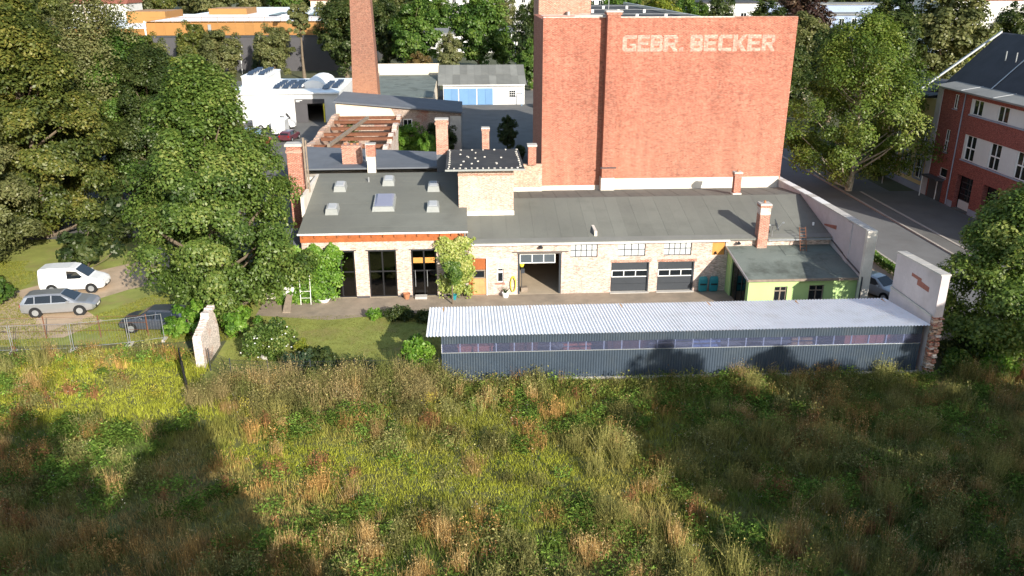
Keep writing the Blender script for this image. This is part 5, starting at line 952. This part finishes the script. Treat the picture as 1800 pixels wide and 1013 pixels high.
leafmass('standard_tree','small clipped tree with thin straight trunk before the creeper','tree',3600,.075,'leaf_green',lambda rng,n:(lambda q:(q[0]+[0,0,1.5],q[1]))(blob(-1.05,54.7,.85,.8,1.7)(rng,n)),33,[((-1.05,54.7,0),(-1.05,54.7,2.3),.07)])
for i,(lb,cx,cy,rx,ry,h,lm,n,lf) in enumerate((
 ('flowering bush with white blooms at the garden corner',-12.2,46.9,1.75,1.7,2.3,'leaf_chestnut',7000,.085),('fresh green sapling bush at the shed corner',-3.0,43.9,1.15,1.1,2.4,'leaf_vine',4200,.1),('low yellow-green clump on the paved strip',-6.3,52.3,.6,.5,.75,'leaf_vine',1500,.07),('dark hedge clump along the lawn edge',-4.6,52.0,1.3,.6,.95,'leaf_dark',2800,.07),('dark hedge clump near the shed roof corner',-2.9,51.6,.8,.6,.8,'leaf_dark',1600,.07),
 ('blue-green shrub below the lawn',-9.9,44.6,1.1,.9,1.35,'leaf_spruce',2600,.08),('low dark shrub at the mesh fence middle',-6.3,43.9,1.5,.8,1.15,'leaf_dark',3000,.075),('bright low bush right of the flowering bush',-10.3,47.4,.55,.5,.8,'leaf_yellow',1100,.07),('bush growing at the pier wall foot',28.2,42.1,1.1,.8,1.5,'leaf_green',2600,.09),('bright bush at right meadow edge',30.3,41.2,1.2,.9,1.7,'leaf_vine',2800,.09),('dark undergrowth bush under corner tree',29.4,43.6,1.8,1.2,1.6,'leaf_dark',3600,.09),('dark shrub behind pavement fence posts',47.0,92,1.0,3.5,1.6,'leaf_dark',3000,.12),('small bush on the yard beside factory',6.9,103,1.2,1.2,1.6,'leaf_dark',1500,.12),('green weed bush growing inside the ruin',-13.4,86.5,1.0,1.0,5.2,'leaf_vine',2000,.12),('dry bush on the ruin rear beam',-13.3,99.5,1.3,.7,6.4,'leaf_olive',1600,.12))):
    leafmass('garden_bush' if cy<60 else 'bush',lb,'bush',n,lf,lm,blob(cx,cy,rx,ry,h),40+i,[((cx,cy,0),(cx+.2,cy,h*.6),.05)],nrm=(0,-.3,.8))
fl=MB(); rng=np.random.default_rng(5)
for i in range(24): a=rng.uniform(-2.6,.6); rr=rng.uniform(.9,1.8); z=rng.uniform(.5,1.9); p=(-12.2+rr*math.cos(a),46.9+rr*math.sin(a)*.9,z); fl.rbox(p,.065,.065,z,z+.045,a)
fl=fl.build('blossom','white_paint',[o for o in bpy.data.objects if o.get('label','').startswith('flowering bush')][0]); 
hg=leafmass('clipped_hedge','narrow clipped hedge on the pavement behind the parked silver car','hedge',3800,.08,'leaf_green',lambda rng,n:(np.c_[32.9+(rng.random(n)-.5)*.5,rng.uniform(55.5,64.5,n),.12+rng.random(n)**.6*.75],np.clip(.5+rng.normal(0,.2,n),0,1)),71,nrm=(-.3,-.2,.9))
# ---------------------------------------------------------------- meadow: grasses, dry stalks, herbs
def vnoise(x,y,s,seed):
    r=np.random.default_rng(seed).random((64,64)); u=x*s+100.5; v=y*s+100.5; i=np.floor(u).astype(int); j=np.floor(v).astype(int); fu=u-i; fv=v-j; fu=fu*fu*(3-2*fu); fv=fv*fv*(3-2*fv); g=lambda a,b:r[a%64,b%64]
    return (g(i,j)*(1-fu)+g(i+1,j)*fu)*(1-fv)+(g(i,j+1)*(1-fu)+g(i+1,j+1)*fu)*fv
def inside(x,y):
    top=np.where(x>-1.6,42.6-.0155*(x+1.5),np.where(x>-15.5,42.9+.0*x,np.where(x>-18.5,46+(-15.5-x)*.8,np.where(x>-24,48.1,47.7))))
    ok=(y<top)&(y>19)&(abs(x)<8+y*.72)&~((x>26.2)&(y>41.7)&(x<27)); return ok
def scatter(n,seed,dens):
    rng=np.random.default_rng(seed); x=rng.uniform(-46,46,n*3); y=19+30.5*rng.random(n*3)**1.15; k=inside(x,y)&(rng.random(n*3)<dens(x,y)); return rng,x[k][:n],y[k][:n]
lush=lambda x,y:vnoise(x,y,.16,1)*.6+vnoise(x,y,.45,2)*.4
dry=lambda x,y:vnoise(x,y,.13,3)*.5+vnoise(x,y,.6,4)*.5
def lawnmask(x,y):
    w_=(vnoise(x,y,.4,50)-.5)*3; return np.clip(np.exp(-((x-.5+w_)/7.5)**2-((y-33.2+w_)/3.6)**2)+np.exp(-((x+8.5+w_)/3.5)**2-((y-35.3)/1.6)**2)+np.exp(-((x+20+w_)/5)**2-((y-43)/2.6)**2),0,1)      # short lime patch in the middle of the meadow
MV=[];MT=[];nv=0
def cexp(c,k): c=np.asarray(c,float); return np.repeat(c,k,0) if c.ndim==2 else c
def blades(x,y,rng,k,h,w_,spread,lean,colA,colB,jit=.25,hv=.35):
    """k tapering blades fan out of every point"""
    n=len(x)
    if n==0: return
    X=np.repeat(x,k)+rng.normal(0,spread,n*k); Y=np.repeat(y,k)+rng.normal(0,spread,n*k); hh=np.repeat(h*rng.uniform(1-hv,1+hv,n),k)*rng.uniform(.6,1.1,n*k)
    a=rng.random(n*k)*2*np.pi; l=np.abs(rng.normal(0,lean,n*k))*hh; tw=rng.random(n*k)*2*np.pi; ww=w_*rng.uniform(.6,1.4,n*k)
    p0=np.c_[X-np.cos(tw)*ww,Y-np.sin(tw)*ww,np.zeros(n*k)]; p1=np.c_[X+np.cos(tw)*ww,Y+np.sin(tw)*ww,np.zeros(n*k)]; p2=np.c_[X+np.cos(a)*l,Y+np.sin(a)*l,hh]
    MV.append(np.stack([p0,p1,p2],1).reshape(-1,3)); t_=np.clip(np.repeat(rng.random(n),k)+rng.normal(0,.2,n*k),0,1)[:,None]; c=cexp(colA,k)*(1-t_)+cexp(colB,k)*t_
    MT.append(c*np.clip(rng.normal(1,jit,(n*k,1)),.4,1.7))
def heads(x,y,rng,k,z,dz,spread,size,colA,colB,flat=0,jit=.25):
    """leaf or seed flecks as single triangles in a loose cloud over every point"""
    n=len(x)
    if n==0: return
    zz_=np.repeat(z*rng.uniform(.75,1.2,n),k)+rng.normal(0,1,n*k)*dz; C=np.c_[np.repeat(x,k)+rng.normal(0,spread,n*k),np.repeat(y,k)+rng.normal(0,spread,n*k),np.maximum(zz_,.02)]
    a=unit(rng,n*k); b=unit(rng,n*k); a[:,2]*=1-flat; b[:,2]*=1-flat; s=(size*rng.uniform(.6,1.5,n*k))[:,None]
    MV.append(np.stack([C-a*s,C+b*s,C+a*s],1).reshape(-1,3)); t_=np.clip(np.repeat(rng.random(n),k)+rng.normal(0,.25,n*k),0,1)[:,None]; MT.append((cexp(colA,k)*(1-t_)+cexp(colB,k)*t_)*np.clip(rng.normal(1,jit,(n*k,1)),.4,1.8))
def flush(name,label):
    global MV,MT
    V=np.concatenate(MV); T=np.concatenate(MT); me=npmesh(name,V,np.arange(len(V)).reshape(-1,3),tint=np.clip(T,0,1)); tag(link(name,me,'meadow_plants'),label,'grass',kind='stuff'); MV=[];MT=[]
def colmix(x,y):
    """meadow sward colour drifts between lime, olive and straw from patch to patch"""
    a=vnoise(x,y,.22,31)*.6+vnoise(x,y,.7,32)*.4; b=vnoise(x,y,.17,33)*.5+vnoise(x,y,.8,34)*.5; lm=np.clip(lawnmask(x,y)*1.3+((x<-13)&(y>39))*.8,0,1)
    c=np.array([.18,.175,.04])[None]*np.ones((len(x),1)); k=np.clip((b-.4)*4,0,1)[:,None]; c=c*(1-k)+np.array([.29,.215,.09])*k; k=np.clip((a-.48)*5,0,1)[:,None]; c=c*(1-k)+np.array([.085,.125,.028])*k; k=lm[:,None]; return c*(1-k)+np.array([.25,.26,.035])*k
rng,x,y=scatter(54000,1,lambda x,y:.8+0*x); lm=lawnmask(x,y); c=colmix(x,y)*1.4
blades(x,y,rng,7,np.where(lm>.4,.17,.2+.28*vnoise(x,y,.5,35)),.016,.11,.5,c*.75,c*1.3)
rng,x,y=scatter(14000,12,lambda x,y:np.clip(lawnmask(x,y)*1.5,0,1)); c=colmix(x,y)*1.3; blades(x,y,rng,7,.15,.02,.1,.6,c*.7,c*1.25)
flush('meadow_grass','green and lime grass of the wide unmown meadow')
def clusters(n,seed,dens,rad,per):
    rng,cx_,cy_=scatter(n,seed,dens); m_=len(cx_); rr=rng.uniform(rad[0],rad[1],m_); k=rng.poisson(per*(rr/rad[1])**2*3+2); i=np.repeat(np.arange(m_),k); x=cx_[i]+rng.normal(0,.5,len(i))*rr[i]; y=cy_[i]+rng.normal(0,.45,len(i))*rr[i]; q=np.hypot(x-cx_[i],y-cy_[i])/rr[i]; ok=inside(x,y); h=(1-.4*np.clip(q,0,1.4)**2)*rng.uniform(.6,1.35,m_)[i]*rng.uniform(.7,1.1,len(i)); return rng,x[ok],y[ok],np.maximum(h[ok],.12),i[ok]
def var(i,seed,a,b): return np.random.default_rng(seed).uniform(a,b,i.max()+1)[i][:,None]
nl=lambda x,y:1-.92*np.clip(lawnmask(x,y)*2,0,1)
rng,x,y,h,i=clusters(900,3,lambda x,y:np.clip((dry(x,y)-.34)*3,0,1)*nl(x,y),(.3,1.1),9); tn=var(i,1,.6,1.35)
blades(x,y,rng,8,.85*h,.013,.1,.24,np.array([.33,.19,.065])*tn,np.array([.54,.34,.12])*tn); heads(x,y,rng,11,.65*h,.2,.12,.04,np.array([.35,.18,.06])*tn,np.array([.56,.34,.12])*tn)
rng,x,y,h,i=clusters(400,4,lambda x,y:np.clip((dry(y,x)-.40)*4,0,1)*nl(x,y),(.15,.7),5); tn=var(i,6,.7,1.25); blades(x,y,rng,20,1.1*h,.01,.11,.28,np.array([.36,.22,.08])*tn,np.array([.58,.4,.17])*tn); heads(x,y,rng,14,.85*h,.24,.15,.034,np.array([.38,.26,.11])*tn,np.array([.56,.42,.2])*tn)
rng,x,y,h,i=clusters(190,5,lambda x,y:np.clip((dry(x+40,y)-.40)*4,0,1),(.15,.6),5); tn=var(i,9,.7,1.3); blades(x,y,rng,10,.85*h,.011,.09,.18,np.array([.2,.1,.05])*tn,np.array([.34,.17,.075])*tn); heads(x,y,rng,20,.65*h,.22,.1,.038,np.array([.23,.105,.05])*tn,np.array([.38,.18,.08])*tn)
flush('dry_stalks','tall dry tan and rusty stalks standing in the meadow')
rng,x,y,h,i=clusters(720,6,lambda x,y:np.clip((vnoise(x,y,.3,8)-.34)*3,0,1)*nl(x,y),(.4,1.2),8); tn=var(i,5,.65,1.5); heads(x,y,rng,24,.42*h,.15,.15,.075,np.array([.065,.12,.022])*tn,np.array([.17,.25,.045])*tn,.4)
rng,x,y,h,i=clusters(560,7,lambda x,y:np.clip((vnoise(x,y,.25,9)-.34)*3,0,1)*nl(x,y),(.3,1.0),8); tn=var(i,2,.55,1.35)
blades(x,y,rng,10,1.0*h,.015,.11,.3,np.array([.17,.17,.055])*tn,np.array([.31,.29,.1])*tn); heads(x,y,rng,24,.55*h,.25,.15,.052,np.array([.14,.15,.05])*tn,np.array([.32,.29,.11])*tn)
rng,x,y,h,i=clusters(190,71,lambda x,y:((x>4)&(y<41))*.9+.1,(.3,.8),9); tn=var(i,4,.7,1.2); blades(x,y,rng,16,1.4*h,.012,.14,.38,np.array([.19,.19,.055])*tn,np.array([.36,.32,.11])*tn); heads(x,y,rng,24,.95*h,.32,.22,.036,np.array([.17,.17,.05])*tn,np.array([.36,.3,.1])*tn)
rng,x,y,h,i=clusters(30,8,lambda x,y:((y>39)&(x<2))*1.0,(.2,.6),5); heads(x,y,rng,26,.95*h,.12,.2,.032,(.44,.36,.04),(.52,.43,.08)); blades(x,y,rng,12,.9*h,.012,.12,.2,(.14,.16,.03),(.24,.24,.05))
rng,x,y=scatter(900,9,lambda x,y:.6+0*x); heads(x,y,rng,7,.7,.12,.12,.02,(.5,.47,.38),(.6,.57,.5))
xr=np.random.default_rng(77); xs=xr.uniform(-1,26,460); ys=41.9-.0155*xs+xr.uniform(-1.6,.2,460); hv_=.2+.8*vnoise(xs,ys,.8,40)**1.5; blades(xs,ys,xr,14,.85*hv_,.014,.1,.22,(.12,.14,.03),(.3,.29,.08)); heads(xs,ys,xr,36,.55*hv_,.22,.15,.055,(.08,.125,.022),(.28,.27,.07))
cx2=xr.uniform(-15,-1.5,60); cy2=xr.uniform(40.3,43,60); ch2=xr.uniform(.7,1.9,60); ct2=xr.random((60,1)); cA=np.array([.36,.27,.13])*ct2+np.array([.13,.15,.04])*(1-ct2)
k2=xr.integers(0,60,1500); xs=cx2[k2]+xr.normal(0,.32,1500); ys=np.minimum(cy2[k2]+xr.normal(0,.28,1500),43.2); hv_=ch2[k2]*xr.uniform(.5,1.05,1500); blades(xs,ys,xr,12,hv_,.013,.12,.26,cA[k2]*.8,cA[k2]*1.35); heads(xs,ys,xr,22,hv_*.7,.28,.17,.045,cA[k2]*.8,cA[k2]*1.4)
flush('meadow_weeds','mixed green, yellow and brown weeds of the meadow')
rng=np.random.default_rng(91); x=rng.uniform(-15,-1.8,16000); y=rng.uniform(43.3,53,16000); blades(x,y,rng,3,.06,.01,.05,.5,(.12,.15,.03),(.24,.22,.06))
x=rng.uniform(-40,-15,30000); y=rng.uniform(49.2,66,30000); k=vnoise(x,y,.25,15)>.3; x,y=x[k],y[k]; k=~((x>-33)&(x<-22)&(y>51.2+1.4*abs(x+27.5))); blades(x[k],y[k],rng,4,.12,.012,.08,.5,(.15,.18,.025),(.28,.26,.05)); flush('lawn_grass','short garden and parking lawn grass')
